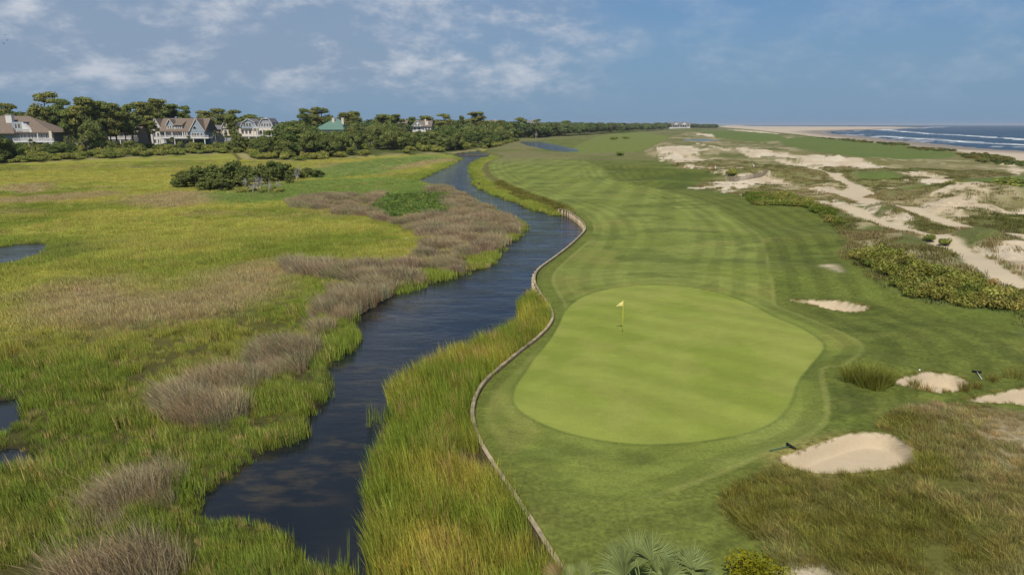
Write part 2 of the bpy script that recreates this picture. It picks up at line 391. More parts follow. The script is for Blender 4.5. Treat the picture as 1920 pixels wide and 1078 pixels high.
    col = mix(col, C(160, 143, 104), sst(4.0, -3.0, E['tan'] + 11 * (n2 - 0.5)) * 0.85)
    col = mix(col, C(116, 136, 66), sst(3.0, -4.0, E['midg'] + 8 * (n2 - 0.5)) * 0.9)
    rsh = sst(0.6, -0.8, E['rush'] + 2.6 * (n2 - 0.5) + 2.6 * (n3 - 0.5)); E['rsh'] = rsh
    E['marshcol'] = col.copy()
    col = mix(col, C(122, 106, 82), rsh)
    vin = sst(1.0, -1.0, E['vine'] + 3 * (n2 - 0.5)); E['vin'] = vin
    col = mix(col, C(92, 112, 52), vin)
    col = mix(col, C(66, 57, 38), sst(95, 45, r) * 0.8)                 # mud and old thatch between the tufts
    col = mix(col, C(52, 46, 34), sst(0.5, -0.4, sK))
    # course side
    cc = np.empty((len(x), 3)); cc[:] = C(104, 113, 49)
    cc = mix(cc, C(104, 118, 50), sst(0.42, 0.68, fbm(x, y, 14, 6, 83, .62)) * 0.75)
    cc = mix(cc, C(124, 124, 64), sst(0.54, 0.70, fbm(x * 0.6, y, 6, 6, 87, .65)) * 0.55)
    cc = mix(cc, C(72, 86, 36), sst(0.54, 0.68, fbm(x * 0.7, y, 9, 6, 89, .65)) * 0.6)
    cc = mix(cc, C(120, 128, 60), sst(30.0, 24.0, r) * 0.5)
    fr = sst(0.25, -0.25, sF)
    fc = np.empty((len(x), 3)); fc[:] = C(123, 134, 60)
    fc = mix(fc, C(136, 146, 74), sst(0.42, 0.62, fbm(x * 0.75, y, 6, 6, 95, .62)) * 0.6)
    fc = mix(fc, C(94, 106, 48), sst(0.53, 0.66, fbm(x * 0.7, y, 5, 6, 97, .65)) * 0.6)
    fc = mix(fc, C(140, 138, 72), sst(0.60, 0.72, fbm(x, y, 5, 5, 99, .6)) * 0.45)
    st = np.sin((x * 0.86 - y * 0.20) * 2 * math.pi / 5.4)
    fc *= (1 + 0.085 * np.tanh(st * 2.5) * sst(70, 120, r) * (0.4 + 1.2 * n2))[:, None]
    ring = np.sin(sG * 2 * math.pi / 1.9)
    fc *= (1 + 0.06 * np.tanh(ring * 2.0) * sst(9, 5, sG) * sst(0.2, 0.6, sG))[:, None]
    con = np.tanh(np.sin(sF * 2 * math.pi / 2.3 + 1.2 * (n2 - .5)) * 4.0)
    fc *= (1 + 0.09 * con * sst(-11, -4, sF) * sst(.2, .7, n1 + .3 * n2))[:, None]
    cc *= (1 + 0.10 * con * sst(15, 8, sF) * sst(.25, .6, n2 + .2))[:, None]
    cc = mix(cc, fc, fr)
    cc = mix(cc, C(150, 152, 84), sst(0.25, 0.05, np.abs(sF + 0.1)) * 0.45 * sst(.35, .6, n2))
    # far fairways
    ug = sst(2.0, -3.0, E['upfair'] + 6 * (n2 - 0.5))
    cc = mix(cc, C(122, 132, 66), ug * 0.9)
    far_rough = sst(240, 330, r) * (1 - ug)
    cc = mix(cc, C(128, 124, 82), far_rough * sst(0.36, 0.60, n1) * 0.9)
    # dune land
    dm = sst(1.2, -1.2, E['dune'] + 5 * (n2 - 0.5))
    dc = np.empty((len(x), 3)); dc[:] = C(126, 123, 76)
    dc = mix(dc, C(98, 106, 56), sst(0.45, 0.62, n1) * 0.8)
    dc = mix(dc, C(148, 138, 100), sst(0.50, 0.66, fbm(x * 0.4, y, 10, 4, 103)) * 0.7)
    dc = mix(dc, C(186, 172, 136), sst(0.58, 0.66, fbm(x * 0.5, y, 8, 5, 109)) * 0.6)
    dg = sst(1.5, -2.0, E['dgreen'] + 4 * (n2 - 0.5))
    dc = mix(dc, C(104, 120, 58), dg * 0.95)
    cc = mix(cc, dc, dm)
    bs = sst(0.8, -0.8, E['bush'] + 2.5 * (n2 - 0.5)); E['bsh'] = bs
    cc = mix(cc, C(84, 100, 46), bs * 0.9)
    qm = sst(0.4, -0.6, E['qd'] + 1.6 * (n2 - 0.5)); E['qm'] = qm
    dry = sst(-6.0, 12.0, (x - 17.0) * 0.9 - (y - 24) * 0.20 + 14 * (n1 - 0.5)); E['dry'] = dry
    qc = mix(np.tile(C(96, 96, 46), (len(x), 1)), C(128, 114, 80), np.clip(dry + 0.6 * (n2 - 0.4), 0, 1))
    sp = sst(0.45, 0.60, fbm(x, y, 1.7, 5, 117, .62) + 0.17 * (dry - 0.55)) * sst(0.25, 0.6, dry) * sst(34, 27, y); E['qsand'] = sp * qm
    qc = mix(qc, C(206, 188, 156), sp * 0.85)
    cc = mix(cc, qc, qm)
    # green
    gg = sst(0.10, -0.10, sG)
    gc = np.empty((len(x), 3)); gc[:] = C(147, 157, 72)
    gc = mix(gc, C(134, 148, 60), sst(0.44, 0.62, fbm(x, y, 6, 4, 121)) * 0.8)
    gst = np.sin((x * 0.62 + y * 0.78) * 2 * math.pi / 3.2)
    gc *= (1 + 0.055 * np.tanh(gst * 2))[:, None]
    gc = mix(gc, C(158, 160, 84), sst(0.56, 0.70, fbm(x, y, 2.6, 4, 123)) * 0.35)
    cc = mix(cc, gc, gg)
    cc = mix(cc, C(84, 104, 42), sst(0.16, 0.02, np.abs(sG - 0.12)) * 0.35)
    # worn turf in front of the bunker and paths, sand
    cc = mix(cc, C(152, 142, 84), sst(1.1, 0.0, E['bunk'][2] + 0.7 * (n3 - 0.5)) * sst(1.0, -1.0, (x - px(1600, 850)[0])) * 0.8)
    sn = fbm(x, y, 2.0, 4, 131)
    sn5 = fbm(x, y, 6.0, 6, 133, .68)
    snd = sst(0.9, -0.9, E['sand'] + (18.0 * (sn5 - 0.435) + 5.0 * (sn - .5)) * sst(60, 140, r) + 0.6 * (sn - 0.5)); E['snd'] = snd
    sc_ = np.tile(C(222, 208, 182), (len(x), 1))
    sc_ = mix(sc_, C(206, 188, 158), sst(0.4, 0.7, n2))
    cc = mix(cc, sc_, snd)
    pth = sst(0.5, -0.4, E['path'] + 0.9 * (n3 - 0.5)); E['pth'] = pth
    cc = mix(cc, C(208, 192, 162), pth)
    bk = sst(0.06, -0.06, sU + 0.16 * (fbm(x, y, 0.5, 2, 141) - 0.5)); E['bk'] = bk
    cc = mix(cc, C(208, 190, 160), bk)
    bank = sst(0.0, 2.6, -sC) * 0 + (1 - sst(0.9, 1.0, tC)) * sst(108, 122, y)
    cc = mix(cc, C(108, 106, 56), bank)
    col = mix(col, cc, sst(0.0, 0.5, tC))
    # wood floor, beach
    col = mix(col, C(168, 154, 118), sst(6.0, 3.0, sW + 3 * (n2 - .5)) * sst(0.5, 0.0, tC) * 0.7)
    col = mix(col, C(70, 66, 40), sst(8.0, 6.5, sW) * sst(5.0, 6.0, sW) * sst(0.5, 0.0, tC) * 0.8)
    col = mix(col, C(84, 92, 44), sst(2.0, -3.0, sW) * sst(1, -1, np.minimum(sW - sC, 1.0)))
    bm = sst(2.0, -4.0, sB + 8 * (n2 - 0.5))
    wet = sst(95, 25, sS + 30 * (n1 - 0.5))
    bc = mix(np.tile(C(206, 190, 166), (len(x), 1)), C(150, 140, 128), wet)
    col = mix(col, bc, bm); E['bm'] = bm
    E['col'] = np.clip(col, 0.003, 0.9)
    return E

# outlines seen on raised or sunken ground move to where their sight lines meet it
for _ in range(5):
    ctl = [np.array([px(u, v, z) for (u, v), z in zip(D[1], D[4])]) for D in DRAPED]
    allp = np.vstack(ctl)
    zz = np.clip(evaluate(allp[:, 0], allp[:, 1])['z'], -0.6, 3.5)
    i = 0
    for D, c in zip(DRAPED, ctl):
        D[4] = 0.5 * D[4] + 0.5 * zz[i:i + len(c)]; i += len(c)
        D[0][:] = catmull([px(u, v, z) for (u, v), z in zip(D[1], D[4])], D[2], D[3])

# ------------------------------------------------------------------ materials
def new_mat(name):
    m = bpy.data.materials.new(name); m.use_nodes = True
    nt = m.node_tree; nt.nodes.clear()
    return m, nt
class NT:
    def __init__(s, nt): s.nt = nt
    def n(s, t, **k):
        x = s.nt.nodes.new(t)
        for a, b in k.items(): setattr(x, a, b)
        return x
    def l(s, a, b): s.nt.links.new(a, b)
    def val(s, sock, v):
        if isinstance(v, bpy.types.NodeSocket): s.l(v, sock)
        else: sock.default_value = v
    def math(s, op, a, b=0.0, clamp=False):
        x = s.n('ShaderNodeMath', operation=op, use_clamp=clamp); s.val(x.inputs[0], a); s.val(x.inputs[1], b); return x.outputs[0]
    def noise(s, scale, detail=4, vec=None, rough=0.55, mscale=None):
        x = s.n('ShaderNodeTexNoise'); x.inputs['Scale'].default_value = scale; x.inputs['Detail'].default_value = detail; x.inputs['Roughness'].default_value = rough
        if vec is not None:
            if mscale:
                mp = s.n('ShaderNodeMapping'); mp.inputs['Scale'].default_value = mscale; s.l(vec, mp.inputs[0]); vec = mp.outputs[0]
            s.l(vec, x.inputs['Vector'])
        return x.outputs['Fac']
    def maprange(s, v, a, b, c, d):
        x = s.n('ShaderNodeMapRange'); s.val(x.inputs[0], v)
        for i, q in enumerate((a, b, c, d)): x.inputs[i + 1].default_value = q
        return x.outputs[0]
    def scale(s, col, fac):
        x = s.n('ShaderNodeVectorMath', operation='SCALE'); s.val(x.inputs[0], col); s.val(x.inputs['Scale'], fac); return x.outputs[0]
    def mix(s, f, a, b, mode='MIX'):
        x = s.n('ShaderNodeMix', data_type='RGBA', blend_type=mode); s.val(x.inputs['Factor'], f); s.val(x.inputs['A'], a); s.val(x.inputs['B'], b); return x.outputs['Result']
    def out(s, sh): s.l(sh, s.n('ShaderNodeOutputMaterial').inputs[0])
    def princ(s, col, rough=0.8, spec=0.2, normal=None, metallic=0.0):
        p = s.n('ShaderNodeBsdfPrincipled'); s.val(p.inputs['Base Color'], col); s.val(p.inputs['Roughness'], rough)
        p.inputs['Specular IOR Level'].default_value = spec; p.inputs['Metallic'].default_value = metallic
        if normal is not None: s.l(normal, p.inputs['Normal'])
        return p.outputs[0]
    def bump(s, h, strength, dist):
        b = s.n('ShaderNodeBump'); b.inputs['Strength'].default_value = strength; b.inputs['Distance'].default_value = dist; s.l(h, b.inputs['Height']); return b.outputs[0]

def ground_mat(name, fine, mid, bumpd, grain):
    """ground cover: its own colour map, broken up by grain and mottling"""
    m, nt = new_mat(name); k = NT(nt)
    a = k.n('ShaderNodeAttribute', attribute_name='Col').outputs['Color']
    g = k.n('ShaderNodeNewGeometry').outputs['Position']
    f1 = k.noise(grain, 3, g, 0.7); f2 = k.noise(1.3, 5, g, 0.65, (0.8, 1.2, 1))
    f3 = k.noise(0.22, 4, g, 0.6)
    v = k.math('MULTIPLY', k.maprange(f1, 0.25, 0.75, 1 - fine, 1 + fine), k.maprange(f2, 0.25, 0.75, 1 - mid, 1 + mid))
    v = k.math('MULTIPLY', v, k.maprange(f3, 0.3, 0.7, 1 - mid * 0.6, 1 + mid * 0.6))
    c = k.scale(a, v)
    c = k.mix(k.maprange(k.noise(0.9, 5, g, 0.7), 0.5, 0.75, 0, mid), c, k.mix(1.0, c, (1.12, 1.0, 0.82, 1), 'MULTIPLY'))
    k.out(k.princ(c, 0.92, 0.12, k.bump(f1, 0.6, bumpd)))
    return m
M_TURF = ground_mat('turf', 0.26, 0.17, 0.03, 7.0)
M_GREEN = ground_mat('green_turf', 0.11, 0.085, 0.006, 9.0)
M_ROUGH = ground_mat('rough_grass', 0.38, 0.24, 0.08, 4.5)
M_SAND = ground_mat('sand', 0.06, 0.05, 0.02, 6.0)
M_DUNE = ground_mat('dune_sand', 0.16, 0.16, 0.35, 1.4)
M_BEACH = ground_mat('beach_sand', 0.05, 0.06, 0.02, 1.0)

def simple(name, col, rough=0.7, var=0.12, scale=3.0, spec=0.25, metallic=0.0, stretch=None, bump=0.0, each=0.0):
    m, nt = new_mat(name); k = NT(nt)
    co = k.n('ShaderNodeTexCoord').outputs['Object']
    f = k.noise(scale, 4, co, 0.6, stretch)
    c = k.scale((col[0], col[1], col[2]), k.maprange(f, 0.3, 0.7, 1 - var, 1 + var))
    if each: c = k.scale(c, k.maprange(k.n('ShaderNodeObjectInfo').outputs['Random'], 0, 1, 1 - each, 1 + each))
    k.out(k.princ(c, rough, spec, k.bump(f, 0.5, bump) if bump else None, metallic))
    return m

def leaf_mat(name, col=None, trans=0.30, var=0.35, hue=0.12, col2=None):
    """leaves or blades; col None takes the tint of each tuft"""
    m, nt = new_mat(name); k = NT(nt)
    bl = k.n('ShaderNodeAttribute', attribute_name='bl').outputs['Color']
    s = k.n('ShaderNodeSeparateColor'); k.l(bl, s.inputs[0])
    if col is None:
        base = k.n('ShaderNodeAttribute', attribute_name='tint', attribute_type='INSTANCER').outputs['Color']
        rnd = None
    else:
        rnd = k.n('ShaderNodeObjectInfo').outputs['Random']
        base = k.mix(rnd, (*col, 1), (*(col2 if col2 is not None else col), 1))
    base = k.scale(base, k.maprange(s.outputs[0], 0, 1, 1 - var, 1 + var))
    warm = k.mix(1.0, base, (1.25, 1.02, 0.75, 1), 'MULTIPLY')
    base = k.mix(k.math('MULTIPLY', s.outputs[1], hue * 4), base, warm)
    d = k.n('ShaderNodeBsdfDiffuse'); k.l(base, d.inputs[0])
    t = k.n('ShaderNodeBsdfTranslucent'); k.l(base, t.inputs[0])
    mx = k.n('ShaderNodeMixShader'); mx.inputs[0].default_value = trans
    k.l(d.outputs[0], mx.inputs[1]); k.l(t.outputs[0], mx.inputs[2])
    k.out(mx.outputs[0])
    return m
M_BLADE = leaf_mat('grass_blades', None, 0.30, 0.42, 0.07)
M_BUSHLEAF = leaf_mat('bush_leaves', None, 0.25, 0.35)

def water_mat(name, deep, rip, bump_s, rough, weeds, foam=False):
    m, nt = new_mat(name); k = NT(nt)
    g = k.n('ShaderNodeNewGeometry').outputs['Position']
    base = (*deep, 1)
    r_in = rough
    if weeds:
        w = k.n('ShaderNodeAttribute', attribute_name='weed').outputs['Fac']
        nz = k.noise(0.9, 6, g, 0.65, (0.7, 1.6, 1))
        f = k.math('MULTIPLY', w, k.maprange(nz, 0.45, 0.62, 0, 1), True)
        base = k.mix(f, base, (0.034, 0.029, 0.019, 1))
    if foam:
        w = k.n('ShaderNodeAttribute', attribute_name='foam').outputs['Fac']
        caps = k.noise(0.05, 5, g, 0.7, (0.35, 1.4, 1))
        caps = k.maprange(caps, 0.675, 0.73, 0, 0.6)
        f = k.math('MAXIMUM', w, caps)
        base = k.mix(f, base, (0.62, 0.65, 0.68, 1))
        r_in = k.maprange(f, 0, 1, rough, 0.8)
    sxy = k.n('ShaderNodeSeparateXYZ'); k.l(g, sxy.inputs[0])
    shelter = 1.0 if foam else k.maprange(sxy.outputs[1], 28.0, 100.0, 0.05, 1.0)      # the reeds keep the wind off the narrow reach
    n1 = k.noise(rip, 3, g, 0.6, (0.55, 1.5, 1)); n2 = k.noise(rip * 0.16, 3, g, 0.6, (0.5, 1.3, 1))
    h = k.math('ADD', k.math('MULTIPLY', n1, k.maprange(n2, 0.35, 0.65, 0.15, 1.0)), k.math('MULTIPLY', n2, 0.8))
    h = k.math('MULTIPLY', h, shelter)
    p = k.n('ShaderNodeBsdfPrincipled'); k.val(p.inputs['Base Color'], base); k.val(p.inputs['Roughness'], r_in)
    p.inputs['IOR'].default_value = 1.333; p.inputs['Specular IOR Level'].default_value = 0.22 if foam else 0.38
    k.l(k.bump(h, 1.0, bump_s), p.inputs['Normal'])
    k.out(p.outputs[0])
    return m
M_CREEK = water_mat('creek_water', (0.007, 0.010, 0.014), 2.2, 0.13, 0.06, True)
M_SEA = water_mat('sea_water', (0.010, 0.024, 0.034), 0.10, 3.0, 0.25, False, True)

# ------------------------------------------------------------------ mesh helpers
def mesh_np(name, V, F, smooth=True):
    F = np.asarray(F); k = F.shape[1]
    me = bpy.data.meshes.new(name)
    me.vertices.add(len(V)); me.vertices.foreach_set('co', np.ascontiguousarray(V, np.float32).ravel())
    me.loops.add(F.size); me.loops.foreach_set('vertex_index', F.ravel().astype(np.int32))
    me.polygons.add(len(F)); me.polygons.foreach_set('loop_start', (np.arange(len(F)) * k).astype(np.int32))
    me.polygons.foreach_set('use_smooth', np.full(len(F), smooth))
    me.update(calc_edges=True)
    return me
def color_attr(me, name, arr):
    a = me.attributes.new(name, 'FLOAT_COLOR', 'POINT')
    c = np.ones((len(arr), 4), np.float32); c[:, :3] = arr
    a.data.foreach_set('color', c.ravel())
def float_attr(me, name, arr):
    a = me.attributes.new(name, 'FLOAT', 'POINT'); a.data.foreach_set('value', np.asarray(arr, np.float32))
def link(name, me, mat=None, parent=None, loc=None):
    o = bpy.data.objects.new(name, me)
    if mat is not None and me is not None and not me.materials: me.materials.append(mat)
    COL.objects.link(o)
    if parent is not None: o.parent = parent
    if loc is not None: o.location = loc
    return o
def tag(o, label=None, cat=None, group=None, kind=None):
    if label: o['label'] = label
    if cat: o['category'] = cat
    if group: o['group'] = group
    if kind: o['kind'] = kind
    return o
def empty(name, loc, rz=0.0):
    o = bpy.data.objects.new(name, None); COL.objects.link(o); o.location = loc; o.rotation_euler = (0, 0, rz); o.empty_display_size = 0.3
    return o

# ------------------------------------------------------------------ the land: one polar sheet, cut along its zones
NC = 1001
AZ = np.radians(np.linspace(-50, 50, NC))
rr = [11.0]
while rr[-1] < 30000:
    q = rr[-1]
    rr.append(q + min(max(0.07, q * q * 0.00118 / 15.0), 0.05 * q))
RR = np.array(rr); NR = len(RR)
TH, RD = np.meshgrid(AZ, RR)
GX, GY = (RD * np.sin(TH)).ravel(), (RD * np.cos(TH)).ravel()
E = evaluate(GX, GY)
GZ = E['z']
idx = np.arange(NR * NC).reshape(NR, NC)
QUADS = np.stack([idx[:-1, :-1].ravel(), idx[:-1, 1:].ravel(), idx[1:, 1:].ravel(), idx[1:, :-1].ravel()], 1)
P3 = np.stack([GX, GY, GZ], 1)
g3 = P3.reshape(NR, NC, 3)
NRM = np.cross(np.gradient(g3, axis=1), np.gradient(g3, axis=0)).reshape(-1, 3)
NRM /= np.linalg.norm(NRM, axis=1)[:, None] + 1e-12
def qm(a): return a[QUADS].mean(1)
zone = np.zeros(len(QUADS), int)
zone[(qm(E['bm']) > 0.5)] = 1
zone[(qm(E['fair']) < 0) & (qm(E['tC']) > 0.9)] = 2
zone[(qm(E['snd']) > 0.5) & (qm(E['tC']) > 0.9) & (zone != 1)] = 3
zone[(qm(E['pth']) > 0.5) & (zone != 1)] = 4
zone[qm(E['green']) < 0] = 5
for i, s in enumerate(E['bunk']): zone[qm(s) < 0] = 6 + i
def cut(name, mask, mat, z=None, attrs=()):
    Q = QUADS[mask]
    u, inv = np.unique(Q, return_inverse=True)
    V = P3[u].copy()
    if z is not None: V[:, 2] = z
    me = mesh_np(name, V, inv.reshape(Q.shape))
    color_attr(me, 'Col', E['col'][u])
    for an, av in attrs: float_attr(me, an, av[u])
    me.materials.append(mat)
    if z is None: me.normals_split_custom_set_from_vertices(NRM[u].tolist())
    return link(name, me)
# the ground around and behind the camera, coarse
def ring(az0, az1, nc, radii):
    th, rd = np.meshgrid(np.radians(np.linspace(az0, az1, nc)), radii)
    x, y = (rd * np.sin(th)).ravel(), (rd * np.cos(th)).ravel()
    e = evaluate(x, y)
    ii = np.arange(len(radii) * nc).reshape(len(radii), nc)
    q = np.stack([ii[:-1, :-1].ravel(), ii[:-1, 1:].ravel(), ii[1:, 1:].ravel(), ii[1:, :-1].ravel()], 1)
    return np.stack([x, y, e['z']], 1), q, e['col']
def ground():
    Q = QUADS[zone == 0]
    u, inv = np.unique(Q, return_inverse=True)
    Vs, Fs, Cs = [P3[u]], [inv.reshape(Q.shape)], [E['col'][u]]
    n = len(u)
    for args in ((-50, 50, 60, np.linspace(0.05, 11.0, 14)), (50, 310, 80, np.concatenate([np.linspace(0.05, 11, 8), np.geomspace(11.5, 20000, 50)]))):
        v, q, c = ring(*args)
        Vs.append(v); Fs.append(q + n); Cs.append(c); n += len(v)
    me = mesh_np('ground', np.vstack(Vs), np.vstack(Fs))
    color_attr(me, 'Col', np.vstack(Cs))
    me.materials.append(M_ROUGH)
    return tag(link('ground', me), 'rolling grassy ground, salt marsh and rough turf around the creek', kind='structure')
ground()
tag(cut('beach', zone == 1, M_BEACH), 'wide pale sand beach running along the sea', kind='structure')
tag(cut('fairway', zone == 2, M_TURF), 'mown fairway turf wrapping round the putting green', kind='structure')
tag(cut('dune_sand', zone == 3, M_DUNE), 'bare pale dune sand between patches of grass', kind='structure')
tag(cut('sand_path', zone == 4, M_SAND), 'pale sand track winding through the dunes', kind='structure')
tag(cut('putting_green', zone == 5, M_GREEN), 'smooth light green putting green with the flag', kind='structure')
for i, lb in enumerate(('long thin sand bunker in the dark rough behind the green', 'oval sand bunker ringed with grass tufts', 'large pale sand bunker beside the green with a rake', 'sand bunker at the edge of the dry dune grass')):
    tag(cut('sand_bunker', zone == 6 + i, M_SAND), lb, kind='structure')

# water
kx, ky = GX, GY
weed = np.zeros(len(GX))
for u, v, rx, ry in ((560, 880, 4.0, 2.0), (470, 900, 3.0, 2.0), (520, 930, 2.4, 1.0), (640, 830, 1.2, 0.8), (690, 690, 1.6, 1.0), (650, 690, 1.6, 1.0), (680, 720, 1.3, 1.0), (640, 760, 2.4, 1.2), (760, 570, 3.5, 3.0), (700, 795, 0.9, 0.5), (720, 590, 3, 2)):
    cx_, cy_ = px(u, v, WL)
    weed = np.maximum(weed, np.exp(-(((GX - cx_) / rx) ** 2 + ((GY - cy_) / ry) ** 2)))
E['weed'] = np.clip(weed * 1.3, 0, 1)
tag(cut('creek_water', qm(E['creek']) < 2.0, M_CREEK, WL, (('weed', E['weed']),)), 'dark blue tidal creek winding past the green', kind='structure')
foam = np.zeros(len(GX))
SURF = (([(1655, 245), (1690, 247), (1720, 250), (1760, 252.5), (1830, 256.5), (1920, 262.5), (2150, 276)], 9.0), ([(1650, 256), (1740, 262), (1830, 268), (1920, 273), (2150, 287)], 5.0), ([(1655, 244), (1680, 241.5), (1720, 240), (1770, 238.4)], 60.0))
for pts, wdt in SURF[2:]:
    L = catmull([px(u, v, -3.0) for u, v in pts], 4, False)
    d = sdline(GX, GY, L, 200.0)
    foam = np.maximum(foam, sst(wdt, wdt * 0.25, d + wdt * 0.9 * (fbm(GX, GY, wdt * 5, 5, 201, .6) - 0.45)))
foam = np.maximum(foam, 0.55 * sst(0.55, 0.7, fbm(GX, GY, 22, 4, 207)) * sst(-90, -15, E['sea']))
tag(cut('sea', (qm(E['sea']) < 40.0) & (qm(GX) > 50), M_SEA, -3.0, (('foam', foam),)), 'wind ruffled grey blue sea with white breakers', kind='structure')

mF, ntF = new_mat('sea_foam'); kF = NT(ntF)
kF.out(kF.princ(kF.scale((0.62, 0.65, 0.67), kF.maprange(kF.noise(0.12, 5, kF.n('ShaderNodeNewGeometry').outputs['Position'], .7), .3, .7, .6, 1.15)), .8, .2))
Vf, Ff = [], []
def ribbon(L, wdt, seed, thr):
    d = np.concatenate([[0], np.cumsum(np.hypot(*np.diff(L, axis=0).T))]); t = np.arange(0, d[-1], 4.0)
    X, Y = np.interp(t, d, L[:, 0]), np.interp(t, d, L[:, 1])
    tx, ty = np.gradient(X), np.gradient(Y); q = np.hypot(tx, ty); nx_, ny_ = -ty / q, tx / q
    o_ = (fbm(t, t * 0, 60, 3, seed) - .5) * wdt * 2.2
    w1 = wdt * np.clip(fbm(t, t * 0 + 9, 38, 4, seed + 3, .6) - thr, 0, 1) * 2.0; w2 = wdt * np.clip(fbm(t, t * 0 + 31, 25, 4, seed + 7, .6) - thr, 0, 1) * 2.0
    for i in range(len(t) - 1):
        if w1[i] + w2[i] < .25 and w1[i + 1] + w2[i + 1] < .25: continue
        n0 = len(Vf)
        for j in (i, i + 1):
            Vf.append((X[j] + nx_[j] * (o_[j] - w1[j] - .05), Y[j] + ny_[j] * (o_[j] - w1[j] - .05), -2.96)); Vf.append((X[j] + nx_[j] * (o_[j] + w2[j] + .05), Y[j] + ny_[j] * (o_[j] + w2[j] + .05), -2.80))
        Ff.append((n0, n0 + 1, n0 + 3, n0 + 2))
for i, (pts, wdt) in enumerate(SURF[:2]):
    L_ = catmull([px(u, v, -3.0) for u, v in pts], 6, False)
    ribbon(L_, wdt * 1.5, 501 + 20 * i, .28); ribbon(L_ + np.array([wdt * 2.6, wdt * 1.2]), wdt * .8, 541 + 20 * i, .40)
o = link('surf', mesh_np('surf', np.array(Vf), np.array(Ff)), mF); tag(o, 'broken white breaker lines rolling on to the beach', kind='stuff')
GRID_E = E
def hz_at(x, y): return float(evaluate(np.array([float(x)]), np.array([float(y)]))['z'][0])
_memo_lr = np.log(RR)
def zat(x, y):
    """height of the built sheet, bilinear"""
    x = np.atleast_1d(np.asarray(x, float)); y = np.atleast_1d(np.asarray(y, float))
    r = np.clip(np.hypot(x, y), RR[0], RR[-2]); a = np.clip(np.arctan2(x, y), AZ[0], AZ[-1] - 1e-6)
    i = np.clip(np.searchsorted(RR, r) - 1, 0, NR - 2); fi = (r - RR[i]) / (RR[i + 1] - RR[i])
    ja = (a - AZ[0]) / (AZ[1] - AZ[0]); j = np.clip(ja.astype(int), 0, NC - 2); fj = ja - j
    Z = GZ.reshape(NR, NC)
    return (Z[i, j] * (1 - fj) + Z[i, j + 1] * fj) * (1 - fi) + (Z[i + 1, j] * (1 - fj) + Z[i + 1, j + 1] * fj) * fi
def z1(x, y): return float(zat(x, y)[0])
def land(u, v):
    """the point of the built land seen at pixel (u, v)"""
    z = 0.0
    for _ in range(12):
        x, y = px(u, v, z); z = 0.5 * z + 0.5 * z1(x, y)
    x, y = px(u, v, z)
    return Vector((x, y, z1(x, y)))

# ------------------------------------------------------------------ grasses and reeds: scattered tufts
def tuft(name, nb, rad, h0, h1, w, lean, spread, bend, seed, mat, segs=2):
    g = np.random.default_rng(seed)
    V, F, B = [], [], []
    for b in range(nb):
        a = g.uniform(0, 2 * math.pi); q = rad * math.sqrt(g.uniform())
        p = np.array([q * math.cos(a), q * math.sin(a), -0.08])
        h = g.uniform(h0, h1)
        out = np.array([math.cos(a), math.sin(a), 0]) * (q / max(rad, 1e-3)) * spread + np.array([g.normal(0, 0.14), g.normal(0, 0.14), 0]) + np.array([lean[0], lean[1], 0])
        fa = g.uniform(0, math.pi); side = np.array([math.cos(fa), math.sin(fa), 0])
        ww = w * g.uniform(0.7, 1.3)
        n0 = len(V); col = (g.uniform(), g.uniform() ** 2, 0)
        for s in range(segs):
            t = s / segs
            c = p + np.array([0, 0, h * t]) + out * h * (t * 0.45 + bend * t * t)
            k = ww * (1 - 0.45 * t) * 0.5
            V += [c - side * k, c + side * k]; B += [col, col]
        t = 1.0
        V.append(p + np.array([0, 0, h * (1 - 0.25 * bend)]) + out * h * (0.45 + bend)); B.append(col)
        for s in range(segs - 1):
            i = n0 + 2 * s
            F += [(i, i + 1, i + 3), (i, i + 3, i + 2)]
        i = n0 + 2 * (segs - 1)
        F.append((i, i + 1, i + 2))
    me = mesh_np(name, np.array(V), np.array(F), False)
    color_attr(me, 'bl', np.array(B)); me.materials.append(mat)
    return me
def collection_of(name, meshes):
    c = bpy.data.collections.new(name)
    for i, me in enumerate(meshes):
        c.objects.link(bpy.data.objects.new(name + '_piece', me))
    return c
def scatter(name, label, cat, pts, rz, sc, tint, nproto, coll):
    me = bpy.data.meshes.new(name)
    me.vertices.add(len(pts)); me.vertices.foreach_set('co', np.ascontiguousarray(pts, np.float32).ravel())
    float_attr(me, 'rz', rz); float_attr(me, 'sc', sc); color_attr(me, 'tint', tint)
    a = me.attributes.new('pick', 'INT', 'POINT'); a.data.foreach_set('value', rng.integers(0, nproto, len(pts)).astype(np.int32))
    o = link(name, me)
    ng = bpy.data.node_groups.new(name + '_nodes', 'GeometryNodeTree')
    ng.interface.new_socket('Geometry', in_out='INPUT', socket_type='NodeSocketGeometry')
    ng.interface.new_socket('Geometry', in_out='OUTPUT', socket_type='NodeSocketGeometry')
    N = ng.nodes.new; L = ng.links.new
    gi, go = N('NodeGroupInput'), N('NodeGroupOutput')
    iop = N('GeometryNodeInstanceOnPoints')
    ci = N('GeometryNodeCollectionInfo'); ci.inputs[0].default_value = coll; ci.inputs[1].default_value = True; ci.inputs[2].default_value = True
    def na(n, t):
        x = N('GeometryNodeInputNamedAttribute'); x.data_type = t; x.inputs[0].default_value = n
        return [s for s in x.outputs if s.enabled and s.name == 'Attribute'][0]
    cb = N('ShaderNodeCombineXYZ'); L(na('rz', 'FLOAT'), cb.inputs[2])
    er = N('FunctionNodeEulerToRotation'); L(cb.outputs[0], er.inputs[0])
    L(gi.outputs[0], iop.inputs['Points']); L(ci.outputs[0], iop.inputs['Instance'])
    iop.inputs['Pick Instance'].default_value = True
    L(na('pick', 'INT'), iop.inputs['Instance Index']); L(er.outputs[0], iop.inputs['Rotation']); L(na('sc', 'FLOAT'), iop.inputs['Scale'])
    L(iop.outputs[0], go.inputs[0])
    md = o.modifiers.new('tufts', 'NODES'); md.node_group = ng
    return tag(o, label, cat, kind='stuff')
